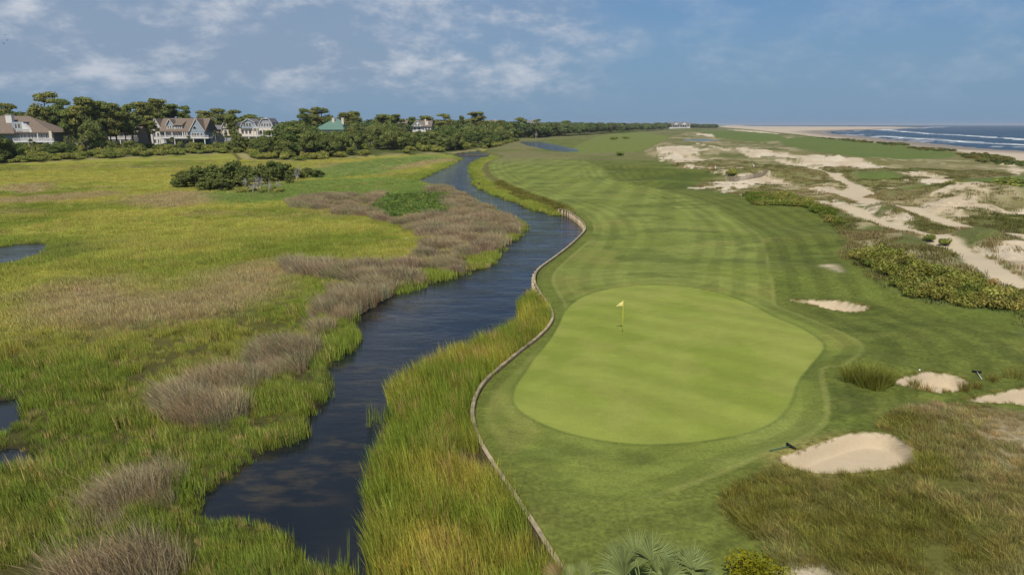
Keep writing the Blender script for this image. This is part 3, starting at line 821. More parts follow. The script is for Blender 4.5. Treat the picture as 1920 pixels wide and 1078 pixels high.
def sample(r0, r1, dens, a0=-44, a1=44, xr=None):
    area = math.radians(a1 - a0) * (r1 * r1 - r0 * r0) / 2
    n = int(area * dens)
    r = np.sqrt(rng.uniform(r0 * r0, r1 * r1, n)); a = np.radians(rng.uniform(a0, a1, n))
    return r * np.sin(a), r * np.cos(a)
def vary(col, amt, n): return np.clip(col * (1 + rng.normal(0, amt, (n, 1))) * (1 + rng.normal(0, amt * 0.35, (n, 3))), 0.004, 0.9)

LEAN = (-0.22, 0.02)
K_marsh_near = collection_of('marsh_tuft', [tuft('marsh_tuft', 34, 0.30, 0.35, 0.75, 0.022, LEAN, 0.18, 0.25, 100 + i, M_BLADE) for i in range(5)])
K_marsh_far = collection_of('marsh_patch', [tuft('marsh_patch', 90, 0.80, 0.26, 0.55, 0.034, LEAN, 0.10, 0.25, 120 + i, M_BLADE) for i in range(5)])
K_rush = collection_of('rush_clump', [tuft('rush_clump', 110, 0.50, 0.75, 1.35, 0.016, (-0.30, 0.05), 0.32, 0.55, 140 + i, M_BLADE, 3) for i in range(5)])
K_rush_far = collection_of('rush_mass', [tuft('rush_mass', 110, 0.70, 0.65, 1.25, 0.030, (-0.30, 0.05), 0.35, 0.5, 160 + i, M_BLADE) for i in range(5)])
K_reed = collection_of('reed_clump', [tuft('reed_clump', 34, 0.42, 1.1, 2.0, 0.028, (-0.22, 0.04), 0.14, 0.35, 180 + i, M_BLADE, 3) for i in range(6)])
K_dune = collection_of('dune_tuft', [tuft('dune_tuft', 48, 0.28, 0.28, 0.62, 0.014, (-0.30, 0.0), 0.45, 0.6, 200 + i, M_BLADE) for i in range(5)])
K_dune_far = collection_of('dune_patch', [tuft('dune_patch', 40, 0.70, 0.20, 0.50, 0.05, (-0.25, 0.0), 0.30, 0.5, 220 + i, M_BLADE) for i in range(4)])

# marsh grass
X, Y = [], []
rings = [(18, 34, 15.0), (34, 60, 9.0)]
def scatter_marsh(name, label, rings, coll, nproto, s0, s1, gain):
    X, Y = [], []
    for r0, r1, dn in rings:
        x, y = sample(r0, r1, dn, -46, 12); X.append(x); Y.append(y)
    x, y = np.concatenate(X), np.concatenate(Y)
    e = evaluate(x, y)
    k = (e['creek'] > -0.30 + 0.5 * (e['n3'] - 0.5)) & (e['tC'] < 0.02) & (e['wood'] > 2.0) & (e['reed'] > 0.1) & ((e['course'] > 2.2) | (y > px(1046, 398)[1])) & ((e['rsh'] < 0.6) | (fbm(x, y, 2.6, 2, 313) < 0.40) | (fbm(x, y, 6.5, 3, 317) < 0.28)) & (e['vin'] < 0.6)
    hole = fbm(x, y, 1.6, 3, 301)
    k &= (hole > 0.39) | (e['creek'] < 2.5) | (e['r'] > 60)
    x, y = x[k], y[k]; n = len(x)
    hgt = 0.50 + 0.95 * sst(.2, .8, fbm(x, y, 2.4, 3, 305))
    hgt *= np.where(e['creek'][k] < 2.5, 1.12, 1.0)
    mc = e['marshcol'][k] * gain; lum_ = mc.mean(1, keepdims=True); mc = mc + (lum_ * np.array([1.05, 1.0, .8]) - mc) * 0.10      # a few dry blades grey every tuft
    tint = vary(mc, 0.20 if r0 < 60 else 0.11, n)
    straw = rng.uniform(size=n) < (0.08 if r0 < 60 else 0.03); tint[straw] = vary(np.tile(C(176, 158, 104) * gain * .9, (int(straw.sum()), 1)), .1, int(straw.sum()))
    scatter(name, label, 'marsh grass', np.stack([x, y, e['z'][k]], 1), rng.uniform(-0.9, 0.9, n), hgt * rng.uniform(s0, s1, n), tint, nproto, coll)
scatter_marsh('marsh_grass', 'lush yellow green cordgrass filling the marsh beside the creek', rings, K_marsh_near, 5, 0.75, 1.15, 1.85)
scatter_marsh('marsh_meadow', 'low yellow cordgrass meadow stretching towards the shrubs and houses', [(60, 110, 3.4), (110, 190, 1.3), (190, 330, 0.42)], K_marsh_far, 5, 0.8, 1.2, 1.95)
# needle rush
x1, y1 = sample(18, 62, 7.0, -46, 5); x2, y2 = sample(62, 170, 3.2, -30, 5)
for nm, lb, x, y, kk, s0, s1 in (('needle_rush', 'wind combed brown needle rush clumps in the green marsh', x1, y1, K_rush, 0.8, 1.2), ('rush_bed', 'broad brown rush bed along the bend of the creek', x2, y2, K_rush_far, 0.8, 1.25)):
    e = evaluate(x, y)
    k = (e['rsh'] > 0.5) & (fbm(x, y, 2.6, 2, 313) > 0.38) & (fbm(x, y, 6.5, 3, 317) > 0.27) & (e['creek'] > 0.1) & (e['vin'] < 0.5) & (e['tC'] < 0.02)
    x, y = x[k], y[k]; n = len(x)
    w = fbm(x, y, 6, 3, 311)[:, None]
    tint = vary(C(154, 141, 113) * 1.56 * (1 - w * 0.3) + C(134, 126, 80) * 1.4 * w * 0.3, 0.22, n)
    lump = 0.46 + 0.92 * sst(0.25, 0.75, fbm(x, y, 2.6, 2, 313))
    scatter(nm, lb, 'rush', np.stack([x, y, e['z'][k]], 1), rng.uniform(-0.5, 0.5, n), lump * rng.uniform(s0, s1, n), tint, 5, kk)
# reed bed below the retaining wall
x, y = sample(18, 95, 9.0, -12, 6)
e = evaluate(x, y)
k = (e['reed'] < -0.05 + 0.5 * (e['n3'] - 0.5)) & (e['tC'] < 0.01) & (e['course'] > 0.10) & (e['rush'] > 0.2)
x, y = x[k], y[k]; n = len(x)
w = np.clip(fbm(x, y, 3.0, 4, 321) * 2.4 - 0.95, 0, 1)[:, None]
tint = vary(C(122, 136, 52) * (1 - w) + C(172, 162, 74) * w, 0.16, n) * 1.6
dry = rng.uniform(size=n) < 0.07
tint[dry] = C(190, 156, 104) * 1.3
edge = sst(0.2, 2.2, e['course'][k])
scatter('reed_bed', 'tall yellow green reeds between the creek and the timber wall', 'reeds', np.stack([x, y, e['z'][k] - 0.1], 1), rng.uniform(-0.8, 0.8, n), (0.74 + 0.26 * edge) * rng.uniform(0.75, 1.15, n), tint, 6, K_reed)
# a few stems standing out in the water
x, y, zz = [], [], []
for u, v, q, nn in ((716, 792, 0.35, 9), (700, 788, 0.15, 3), (735, 790, 0.3, 8), (648, 1076, 0.3, 5), (690, 1085, 0.3, 5)):
    c = px(u, v, WL)
    for _ in range(nn): x.append(c[0] + random.gauss(0, q)); y.append(c[1] + random.gauss(0, q))
K_stem = collection_of('cattail_stem', [tuft('cattail_stem', 5, 0.12, 1.2, 1.9, 0.035, (-0.04, 0), 0.10, 0.12, 240 + i, M_BLADE, 3) for i in range(4)])
n = len(x)
scatter('water_reeds', 'sparse upright reed stems standing in the open creek water', 'reeds', np.stack([x, y, np.full(n, WL - 0.3)], 1), rng.uniform(-2, 2, n), rng.uniform(0.7, 1.05, n), vary(np.tile(C(128, 146, 70) * 1.2, (n, 1)), 0.1, n), 4, K_stem)
# dune grass in the foreground
x, y = sample(17, 62, 16.0, 8, 47)
e = evaluate(x, y)
k = (e['qm'] > 0.5) & (e['bunker'] > 0.05) & (rng.uniform(size=len(x)) > e['qsand'] * 1.1) & (e['snd'] < 0.4) & (fbm(x, y, 1.4, 3, 331) > 0.30)
x, y = x[k], y[k]; n = len(x)
d = np.clip(e['dry'][k] + 1.5 * (fbm(x, y, 2.4, 3, 333) - 0.5), 0, 1)[:, None]
tint = vary(C(116, 114, 54) * (1 - d) + C(160, 146, 106) * d, 0.22, n) * 2.1
hg = (0.7 + 0.5 * fbm(x, y, 4, 3, 335)) * (1 - 0.55 * e['dry'][k]) * np.where(x > px(1660, 850)[0], 1.0, 0.72 + 0.28 * sst(0.2, 2.4, e['bunker'][k]))
scatter('dune_grass', 'wind blown green and straw coloured dune grass around the bunkers', 'dune grass', np.stack([x, y, e['z'][k]], 1), rng.uniform(-0.7, 0.7, n), hg * rng.uniform(0.7, 1.2, n), tint, 5, K_dune)
# longer blades hanging over the bunker edges
x, y = sample(22, 75, 34.0, 14, 42)
sb = np.minimum.reduce([sd(x, y, P, 3.0) for P in BUNK]); k = (sb > -0.04) & (sb < 0.20); x, y = x[k], y[k]; e = evaluate(x, y); n = len(x)
w = rng.uniform(size=n)[:, None]
scatter('bunker_fringe', 'ragged fringe of longer grass along the bunker edges', 'grass fringe', np.stack([x, y, e['z']], 1), rng.uniform(-2, 2, n), rng.uniform(.22, .5, n), vary(C(108, 116, 52) * w + C(148, 136, 80) * (1 - w), .15, n) * 1.6, 5, K_dune)
# dune grass on the far dunes and on the creek bank
x1, y1 = sample(60, 130, 2.6, 8, 46); x2, y2 = sample(130, 260, 1.0, 4, 46)
x, y = np.concatenate([x1, x2]), np.concatenate([y1, y2])
e = evaluate(x, y)
k = (e['dune'] < 1.0) & (e['pth'] < 0.3) & (rng.uniform(size=len(x)) > e['snd'] * 0.93) & (e['dgreen'] > 1.0) & (e['bsh'] < 0.5) & (fbm(x, y, 5, 4, 341, .65) > 0.40)
x, y = x[k], y[k]; n = len(x)
w = np.clip(fbm(x, y, 12, 3, 343) * 2.6 - 0.8, 0, 1)[:, None]
tint = vary(C(104, 108, 58) * w + C(148, 134, 94) * (1 - w), 0.16, n) * 1.6
scatter('sea_oats', 'olive and straw dune grass dotted over the sand hills', 'dune grass', np.stack([x, y, e['z'][k]], 1), rng.uniform(-1, 1, n), rng.uniform(0.6, 1.3, n), tint, 4, K_dune_far)
x, y = sample(100, 185, 3.5, -6, 8)
e = evaluate(x, y)
k = (e['course'] > -2.9) & (e['course'] < 0.8) & (e['y' if 'y' in e else 'r'] > 118) & (e['creek'] > 0.1) & (x > px(1049, 396)[0] * 0 - 30) & (e['tC'] < 0.95)
k &= (y > px(1047, 394)[1] - 1.0)
x, y = x[k], y[k]; n = len(x)
tint = vary(np.tile(C(118, 116, 58) * 1.6, (n, 1)), 0.18, n)
scatter('bank_grass', 'rough uncut grass on the sloping creek bank below the fairway', 'bank grass', np.stack([x, y, e['z'][k]], 1), rng.uniform(-1, 1, n), rng.uniform(0.6, 1.1, n), tint, 4, K_dune_far)

# ------------------------------------------------------------------ building blocks for things
def tube_data(path, radii, ns=6):
    V, F = [], []
    path = [Vector(p) for p in path]
    for i, p in enumerate(path):
        d = (path[min(i + 1, len(path) - 1)] - path[max(i - 1, 0)]).normalized()
        a = d.orthogonal().normalized(); b = d.cross(a)
        for k in range(ns):
            t = 2 * math.pi * k / ns
            V.append(tuple(p + (a * math.cos(t) + b * math.sin(t)) * radii[i]))
    for i in range(len(path) - 1):
        for k in range(ns):
            a0 = i * ns + k; a1 = i * ns + (k + 1) % ns
            F.append((a0, a1, a1 + ns, a0 + ns))
    F.append(tuple(range(ns))[::-1]); F.append(tuple(range((len(path) - 1) * ns, len(path) * ns)))
    return V, F
class MB:
    """collects boxes, tubes and prisms into one mesh"""
    def __init__(s): s.V, s.F = [], []
    def add(s, V, F):
        n = len(s.V); s.V += [tuple(v) for v in V]; s.F += [tuple(i + n for i in f) for f in F]; return s
    def box(s, x0, x1, y0, y1, z0, z1):
        return s.add([(x0, y0, z0), (x1, y0, z0), (x1, y1, z0), (x0, y1, z0), (x0, y0, z1), (x1, y0, z1), (x1, y1, z1), (x0, y1, z1)],
                     [(0, 3, 2, 1), (4, 5, 6, 7), (0, 1, 5, 4), (1, 2, 6, 5), (2, 3, 7, 6), (3, 0, 4, 7)])
    def tube(s, path, radii, ns=6): return s.add(*tube_data(path, radii, ns))
    def prism(s, prof, a0, a1, axis='y'):
        """profile of (p, z) extruded along an axis"""
        n = len(prof)
        f = (lambda p, z, a: (p, a, z)) if axis == 'y' else (lambda p, z, a: (a, p, z))
        V = [f(p, z, a0) for p, z in prof] + [f(p, z, a1) for p, z in prof]
        F = [tuple(range(n)), tuple(range(2 * n - 1, n - 1, -1))] + [(i, i + n, (i + 1) % n + n, (i + 1) % n) for i in range(n)]
        return s.add(V, F)
    def mesh(s, name, smooth=False):
        me = bpy.data.meshes.new(name); me.from_pydata(s.V, [], s.F); me.update()
        import bmesh
        bm = bmesh.new(); bm.from_mesh(me); bmesh.ops.recalc_face_normals(bm, faces=bm.faces); bm.to_mesh(me); bm.free()
        if smooth: me.polygons.foreach_set('use_smooth', [True] * len(me.polygons))
        return me
    def build(s, name, mat, parent=None, smooth=False): return link(name, s.mesh(name, smooth), mat, parent)

# ------------------------------------------------------------------ timber retaining wall, weir, post
M_CAP = simple('weathered_cap_timber', C(172, 158, 128), 0.8, 0.35, 1.6, each=.22)
M_PLANK = simple('wet_planks', C(140, 124, 100), 0.8, 0.25, 2.5, stretch=(1, 1, 0.2))
M_PILE = simple('pale_piles', C(196, 178, 146), 0.8, 0.2, 4.0, each=.2)
wall = empty('retaining_wall', (0, 0, 0))
tag(wall, 'curving low timber retaining wall between the mown turf and the creek', 'retaining wall')
seg = np.diff(WALL, axis=0); L = np.concatenate([[0], np.cumsum(np.hypot(seg[:, 0], seg[:, 1]))])
def wpt(s):
    x = np.interp(s, L, WALL[:, 0]); y = np.interp(s, L, WALL[:, 1])
    a = np.interp(s + 0.1, L, WALL[:, 0]) - np.interp(s - 0.1, L, WALL[:, 0]); b = np.interp(s + 0.1, L, WALL[:, 1]) - np.interp(s - 0.1, L, WALL[:, 1])
    q = math.hypot(a, b) + 1e-9
    return Vector((x, y, 0)), Vector((a / q, b / q, 0)), Vector((b / q, -a / q, 0))     # point, tangent, side away from the course
_s0, _t0, _n0 = wpt(L[-1] * 0.5)
_sgn = 1.0 if sd(np.array([_s0.x + _n0.x]), np.array([_s0.y + _n0.y]), COURSE)[0] > 0 else -1.0
s = 0.0
while s < L[-1] - 0.5:
    e_ = min(s + 3.0, L[-1]); k = 5; V, F = [], []
    zj = random.uniform(-0.01, 0.012)
    for i in range(k + 1):
        p, t, n = wpt(s + (e_ - s) * i / k * 0.995); n = n * _sgn
        for o_, zz in ((-0.09, 0.03), (0.09, 0.03), (0.09, 0.08), (-0.09, 0.08)): V.append(tuple(p + n * o_ + Vector((0, 0, zz + zj))))
    for i in range(k):
        for j in range(4): a = i * 4 + j; b = i * 4 + (j + 1) % 4; F.append((a, b, b + 4, a + 4))
    F += [(3, 2, 1, 0), (k * 4, k * 4 + 1, k * 4 + 2, k * 4 + 3)]
    MB().add(V, F).build('cap_board', M_CAP, wall)
    s = e_
mb = MB(); s = 0.0
while s < L[-1] - 0.3:
    p, t, n = wpt(s); p2, t2, n2 = wpt(s + 0.235); n = n * _sgn; n2 = n2 * _sgn; o_ = random.uniform(0.0, 0.03)
    a, b = p + n * (0.03 + o_), p2 + n2 * (0.03 + o_); c, d = p2 - n2 * 0.12, p - n * 0.12
    top = 0.03 - random.uniform(0, 0.02)
    mb.add([(v.x, v.y, z) for z in (-1.6, top) for v in (a, b, c, d)], [(0, 3, 2, 1), (4, 5, 6, 7), (0, 1, 5, 4), (1, 2, 6, 5), (2, 3, 7, 6), (3, 0, 4, 7)]); s += 0.25
tag(mb.build('planking', M_PLANK, wall), kind='stuff')
pile_me = MB().tube([(0, 0, -1.6), (0, 0, -0.02), (0, 0, 0.0)], [0.13, 0.12, 0.07], 8).mesh('pile', True); pile_me.materials.append(M_PILE)
s = 0.4
while s < L[-1]:
    p, t, n = wpt(s)
    if p.y < px(1012, 556)[1]: break
    o = link('pile', pile_me, None, wall); o.location = p + n * _sgn * 0.16; o.rotation_euler = (random.uniform(-.03, .03), random.uniform(-.03, .03), random.uniform(0, 6)); s += 1.35

M_GREYWOOD = simple('grey_timber', C(120, 112, 98), 0.85, 0.2, 3.0)
M_DARKWOOD = simple('dark_timber', C(48, 42, 36), 0.85, 0.2, 3.0)
a, b = Vector((*px(838, 290.5, -0.6), 0)), Vector((*px(924, 291.5, -0.6), 0))
weir = empty('weir', ((a + b) / 2)[:], math.atan2((b - a).y, (b - a).x)); hl = (b - a).length / 2
tag(weir, 'low grey timber weir across the head of the creek', 'weir')
MB().box(-hl, hl, -0.12, 0.12, -1.7, -0.62).build('boards', M_GREYWOOD, weir)
MB().box(-hl, hl, -0.25, 0.25, -0.615, -0.47).build('beam', M_CAP, weir)
for i in range(9): MB().tube([(-hl + 2 * hl * i / 8, -0.34, -1.7), (-hl + 2 * hl * i / 8, -0.34, -0.3)], [0.12, 0.11], 7).build('post', M_DARKWOOD, weir)
p = px(898, 351, WL)
post = MB().tube([(0, 0, -0.9), (0.02, 0, 0.5), (0.05, 0.0, 1.05), (0.05, 0, 1.08)], [0.20, 0.18, 0.16, 0.10], 8).build('mooring_post', M_DARKWOOD, None, True); post.location = (p[0], p[1], WL)
tag(post, 'dark wooden post standing in the creek near the far bank', 'post')

# ------------------------------------------------------------------ flagstick
M_YEL = simple('yellow_stick', (0.78, 0.66, 0.06), 0.5, 0.05)
M_FLAG = leaf_mat('flag_cloth', (0.88, 0.80, 0.34), 0.3, 0.0, 0.0)
M_BLACK = simple('black_rubber', (0.012, 0.012, 0.012), 0.6, 0.2)
fp = land(1167, 620.5)
fs = empty('flagstick', fp); tag(fs, 'yellow flagstick with a small yellow flag on the green', 'flagstick')
MB().tube([(0, 0, -0.12), (0, 0, 0.9), (-0.02, 0, 2.16), (-0.02, 0, 2.22)], [0.016, 0.015, 0.012, 0.005], 8).build('pole', M_YEL, fs, True)
V, F = [], []; nx, nz = 9, 4
for i in range(nx):
    for j in range(nz):
        t = i / (nx - 1); w = j / (nz - 1)
        V.append((-0.03 - 0.46 * t, 0.07 * math.sin(t * 5.5) * t, 2.14 - 0.05 * t - 0.44 * w * (1 - 0.30 * t) - 0.30 * t * (1 - w) * 0.9))
for i in range(nx - 1):
    for j in range(nz - 1): q = i * nz + j; F.append((q, q + 1, q + nz + 1, q + nz))
fl = MB().add(V, F).build('flag', M_FLAG, fs, True); fl.modifiers.new('thickness', 'SOLIDIFY').thickness = 0.006
MB().tube([(0, 0, -0.15), (0, 0, 0.006)], [0.075, 0.075], 14).build('cup', M_BLACK, fs)

# ------------------------------------------------------------------ rakes and ball
M_RAKEG = simple('green_handle', (0.03, 0.10, 0.07), 0.5, 0.1)
M_RAKEW = simple('pale_handle', (0.45, 0.50, 0.50), 0.5, 0.1)
def rake(pa, pb, hw, mat, label):
    """pa: foot of the handle, pb: the head"""
    a, b = land(*pa), land(*pb)
    d = (b - a); d.z = 0; ln = d.length
    o = empty('bunker_rake', (a.x, a.y, max(a.z, b.z) + 0.03), math.atan2(d.y, d.x)); tag(o, label, 'rake')
    MB().tube([(0, 0, 0.0), (ln, 0, 0.06)], [0.022, 0.022], 7).build('handle', mat, o, True)
    MB().box(ln - 0.03, ln + 0.06, -hw, hw, 0.02, 0.09).build('head', M_BLACK, o)
    t = MB()
    for i in range(12): y = -hw + 2 * hw * (i + 0.5) / 12; t.box(ln, ln + 0.03, y - 0.012, y + 0.012, -0.06, 0.018)
    t.build('teeth', M_BLACK, o)
rake((1443, 847), (1482, 839), 0.28, M_RAKEG, 'green handled black rake lying above the large bunker')
rake((1841, 712), (1831, 699), 0.24, M_RAKEW, 'pale handled rake lying on the grass beside the oval bunker')
import bmesh
bm = bmesh.new(); bmesh.ops.create_icosphere(bm, subdivisions=3, radius=0.05)
for v in bm.verts: v.co *= 1.0 - 0.03 * (v.index % 2)
me = bpy.data.meshes.new('golf_ball'); bm.to_mesh(me); bm.free()
p = land(1724, 695)
o = link('golf_ball', me, simple('white_ball', (0.8, 0.8, 0.78), 0.35, 0.03)); o.location = p + Vector((0, 0, 0.045)); tag(o, 'small white ball lying in the rough above the oval bunker', 'ball')

# ------------------------------------------------------------------ single grass tufts by the bunkers
M_TUFT = leaf_mat('bunker_tuft_blades', C(128, 124, 64, 1.5), 0.3, 0.35, 0.14, C(150, 128, 74, 1.25))
M_TUFTG = leaf_mat('green_tuft_blades', C(116, 120, 54, 1.6), 0.3, 0.35, 0.14)
for (u, v, w, h, m_, lb) in ((1712, 726, .34, .75, M_TUFT, 'narrow tuft on the oval bunker lip, closest to the big green clump'), (1736, 736, .5, .7, M_TUFT, 'splayed grass tuft at the middle of the oval bunker lip'),
                       (1774, 738, .2, .42, M_TUFT, 'smallest grass tuft on the oval bunker lip'), (1808, 733, .32, .75, M_TUFT, 'leaning grass tuft at the pointed end of the oval bunker'),
                       (1830, 728, .34, .62, M_TUFT, 'round straw tuft on the turf just outside the oval bunker'), (1862, 714, .45, .62, M_TUFT, 'grass tuft beyond the pale handled rake'), (1902, 708, .7, .8, M_TUFT, 'large straw and green tuft farthest from the oval bunker')):
    p = land(u, v); me = tuft('grass_tuft', 120, w * 0.7, h * 0.6, h * 1.1, 0.02, (-0.12, 0), 0.5, 0.35, int(u), m_, 3)
    o = link('grass_tuft', me); o.location = p; tag(o, lb, 'grass tuft')
p = land(1648, 724); parts = []
cl = empty('grass_clump', p); tag(cl, 'big drooping green grass clump beside the oval bunker', 'grass clump')
for i, (dx, dy, h) in enumerate(((0, 0, 1.5), (-.55, .5, 1.5), (.4, .2, 1.1), (-1.1, .9, 1.3), (-.3, -.3, .95), (-.7, .1, 1.3))):
    o = link('tuft', tuft('tuft', 200, .42, h * .6, h * 1.1, .022, (0.0, 0), .65, .55, 900 + i, M_TUFTG, 3), None, cl); o.location = (dx, dy, z1(p.x + dx, p.y + dy) - p.z)

# ------------------------------------------------------------------ trees
M_BARK = simple('pine_bark', (0.13, 0.095, 0.07), 0.9, 0.3, 2.0, stretch=(1, 1, 0.3))
M_BARKG = simple('grey_bark', (0.17, 0.15, 0.125), 0.9, 0.3, 2.0, stretch=(1, 1, 0.3))
M_DEAD = simple('dead_wood', (0.44, 0.41, 0.37), 0.9, 0.2, 2.0)
M_PINE = leaf_mat('pine_needles', C(96, 108, 58, 1.85), 0.28, 0.4, 0.10, C(116, 116, 64, 1.85))
M_OAK = leaf_mat('oak_leaves', C(84, 100, 54, 1.75), 0.25, 0.45, 0.10, C(114, 120, 68, 1.75))
M_CEDAR = leaf_mat('cedar_leaves', C(82, 94, 50, 1.75), 0.25, 0.45, 0.10, C(102, 108, 60, 1.75))
M_SHRUB = leaf_mat('shrub_leaves', C(108, 120, 58, 1.7), 0.25, 0.4, 0.12, C(138, 138, 72, 1.7))
M_PALM = leaf_mat('palm_fronds', C(110, 120, 76, 1.4), 0.2, 0.35, 0.10, C(128, 130, 84, 1.4))
M_GREYTWIG = leaf_mat('grey_twigs', C(150, 140, 124), 0.1, 0.35, 0.05)
def crown_mesh(name, lobes, n, leaf, seed, mat, flat=0.0, shell=0.55):
    g = np.random.default_rng(seed)
    Lb = np.array(lobes, float)
    vol = (Lb[:, 3] * Lb[:, 4] * Lb[:, 5]) ** (2 / 3.0); pr = vol / vol.sum()
    pick = g.choice(len(Lb), n, p=pr); q = Lb[pick]
    d = g.normal(size=(n, 3)); d /= np.linalg.norm(d, axis=1)[:, None]
    low = d[:, 2] < -0.3
    d[low, 2] *= 0.5
    rad = shell + (1.06 - shell) * g.uniform(size=n) ** 0.6
    rad *= 1 + 0.16 * np.sin(d[:, 0] * 5 + pick) * np.cos(d[:, 1] * 6 + pick * 1.7)
    c = q[:, :3] + d * rad[:, None] * q[:, 3:6]
    nn = d + g.normal(0, 0.55, (n, 3)); nn[:, 2] += flat; nn /= np.linalg.norm(nn, axis=1)[:, None]
    a = np.cross(nn, g.normal(size=(n, 3))); a /= np.linalg.norm(a, axis=1)[:, None] + 1e-9
    b = np.cross(nn, a)
    s1 = (leaf * g.uniform(0.6, 1.35, n))[:, None]; s2 = s1 * g.uniform(0.4, 0.85, n)[:, None]
    V = np.empty((n, 4, 3)); V[:, 0] = c - a * s1; V[:, 1] = c - b * s2; V[:, 2] = c + a * s1 + nn * s1 * 0.2; V[:, 3] = c + b * s2
    me = mesh_np(name, V.reshape(-1, 3), np.arange(n * 4).reshape(n, 4), False)
    lobev = g.uniform(0, 1, len(Lb))[pick]
    bl = np.stack([np.clip(0.55 * lobev + 0.45 * g.uniform(size=n), 0, 1), g.uniform(size=n) ** 2 * lobev, np.zeros(n)], 1)
    color_attr(me, 'bl', np.repeat(bl, 4, 0)); me.materials.append(mat)
    return me
def pine_proto(seed, H=16.0, W=5.0, low=0.55):
    g = random.Random(seed); lobes = []; mb = MB()
    bx, by = g.uniform(-.8, .8), g.uniform(-.8, .8)
    path = [(0, 0, -0.8), (bx * .3, by * .3, H * .35), (bx, by, H * .7), (bx * .8, by * .8, H * .93)]
    mb.tube(path, [0.34, 0.27, 0.18, 0.06], 7)
    for i in range(26):
        t = g.uniform(low, 1.0); a = g.uniform(0, 6.28)
        rr_ = W * g.uniform(.25, 1.0) * (1.0 - 0.55 * max(0, (t - .8) / .2)) * (0.65 + 0.35 * (t - low) / (1 - low))
        s = g.uniform(.75, 1.25) * W * 0.34
        c = (bx + math.cos(a) * rr_, by + math.sin(a) * rr_, H * t - s * .45)
        lobes.append((*c, s, s, s * g.uniform(.5, .75)))
        z0 = H * (t - .10); q = min(z0 / H, .9)
        mb.tube([(bx * q, by * q, z0), (bx * q + (c[0] - bx * q) * .55, by * q + (c[1] - by * q) * .55, z0 + (c[2] - z0) * .4), c], [0.10, .07, .03], 5)
    for i in range(4): lobes.append((bx * .8 + g.uniform(-1, 1) * W * .3, by * .8 + g.uniform(-1, 1) * W * .3, H * .94, W * .34, W * .34, W * .15))
    return mb.mesh('trunk', True), crown_mesh('crown', lobes, 5200, 0.34, seed, M_PINE, 0.25, 0.35), H, 2 * W, M_BARK
def oak_proto(seed, H=9.0, W=5.0, mat=None, bark=None, base=0.25, n=3600, leaf=0.33):
    g = random.Random(seed); lobes = []; mb = MB()
    mb.tube([(0, 0, -0.6), (.1, .1, H * .2), (g.uniform(-.4, .4), g.uniform(-.4, .4), H * .55)], [.38, .28, .14], 7)
    for i in range(22):
        a = g.uniform(0, 6.28); e_ = g.uniform(0.0, 1.0); ph = math.asin(e_)
        rad = g.uniform(.55, .86)
        s = g.uniform(.20, .36) * W
        c = (math.cos(a) * math.cos(ph) * W * rad, math.sin(a) * math.cos(ph) * W * rad, H * base + e_ * H * (1 - base) * rad * .98)
        lobes.append((*c, s, s, s * g.uniform(.6, .85)))
        if i < 9: mb.tube([(0, 0, H * .16), (c[0] * .5, c[1] * .5, H * .16 + (c[2] - H * .16) * .6), c], [.17, .11, .04], 5)
    lobes.append((0, 0, H * .55, W * .5, W * .5, H * .3))
    return mb.mesh('trunk', True), crown_mesh('crown', lobes, n, leaf, seed, mat or M_OAK, 0.1, 0.6), H, 2 * W, bark or M_BARKG
def shrub_proto(seed, H=3.2, W=3.0, mat=None, n=1500, leaf=0.24):
    g = random.Random(seed); lobes = []; mb = MB()
    for i in range(12):
        a = g.uniform(0, 6.28); rad = g.uniform(0, .75) * W; s = g.uniform(.24, .42) * W; zc = g.uniform(.25, .72) * H * (1 - .35 * rad / W)
        lobes.append((math.cos(a) * rad, math.sin(a) * rad, zc, s, s, min(s * .9, H * .34)))
        if i < 5: mb.tube([(0, 0, -0.3), (math.cos(a) * rad * .5, math.sin(a) * rad * .5, zc * .6), (math.cos(a) * rad, math.sin(a) * rad, zc)], [.09, .06, .02], 5)
    return mb.mesh('stems', True), crown_mesh('foliage', lobes, n, leaf, seed, mat or M_SHRUB, 0.15, 0.6), H, 2 * W, M_BARKG
def fan(V, F, B, base, dirv, up, size, g, nseg=9, span=2.0):
    """a fan-shaped palm leaf of pointed blades"""
    dirv = dirv.normalized(); side = dirv.cross(up).normalized(); nrm = side.cross(dirv).normalized()
    for k in range(nseg):
        t = (k / (nseg - 1) - .5) * span
        d = (dirv * math.cos(t) + side * math.sin(t)); ln = size * (1 - .18 * abs(t)) * g.uniform(.88, 1.08)
        w = (side * math.cos(t) - dirv * math.sin(t)) * size * span / nseg * .42
        m_ = base + d * ln * .55 + nrm * size * .02; tip = base + d * ln - Vector((0, 0, size * g.uniform(.06, .22)))
        n0 = len(V); V += [base[:], (m_ - w)[:], tip[:], (m_ + w)[:], (m_ + nrm * size * .05)[:]]
        c = (g.random(), g.random() ** 2, 0); B += [c] * 5
        F += [(n0, n0 + 1, n0 + 4), (n0 + 1, n0 + 2, n0 + 4), (n0 + 2, n0 + 3, n0 + 4), (n0 + 3, n0, n0 + 4)]
def palm_proto(seed, H=6.0):
    g = random.Random(seed); mb = MB(); bx = g.uniform(-.4, .4)
    mb.tube([(0, 0, -.5), (bx * .4, 0, H * .45), (bx, 0, H * .82)], [.22, .18, .19], 8)
    V, F, B = [], [], []; top = Vector((bx, 0, H * .82))
    for i in range(26):
        a = i * 2.4 + g.uniform(-.3, .3); el = g.uniform(-.6, 1.2)
        d = Vector((math.cos(a) * math.cos(el), math.sin(a) * math.cos(el), math.sin(el)))
        fan(V, F, B, top + d * g.uniform(.5, .9), d, Vector((0, 0, 1)), g.uniform(.8, 1.1), g, 8, 2.2)
    me = mesh_np('crown', np.array(V), np.array(F), False); color_attr(me, 'bl', np.array(B)); me.materials.append(M_PALM)
    return mb.mesh('trunk', True), me, H, 4.0, M_BARKG
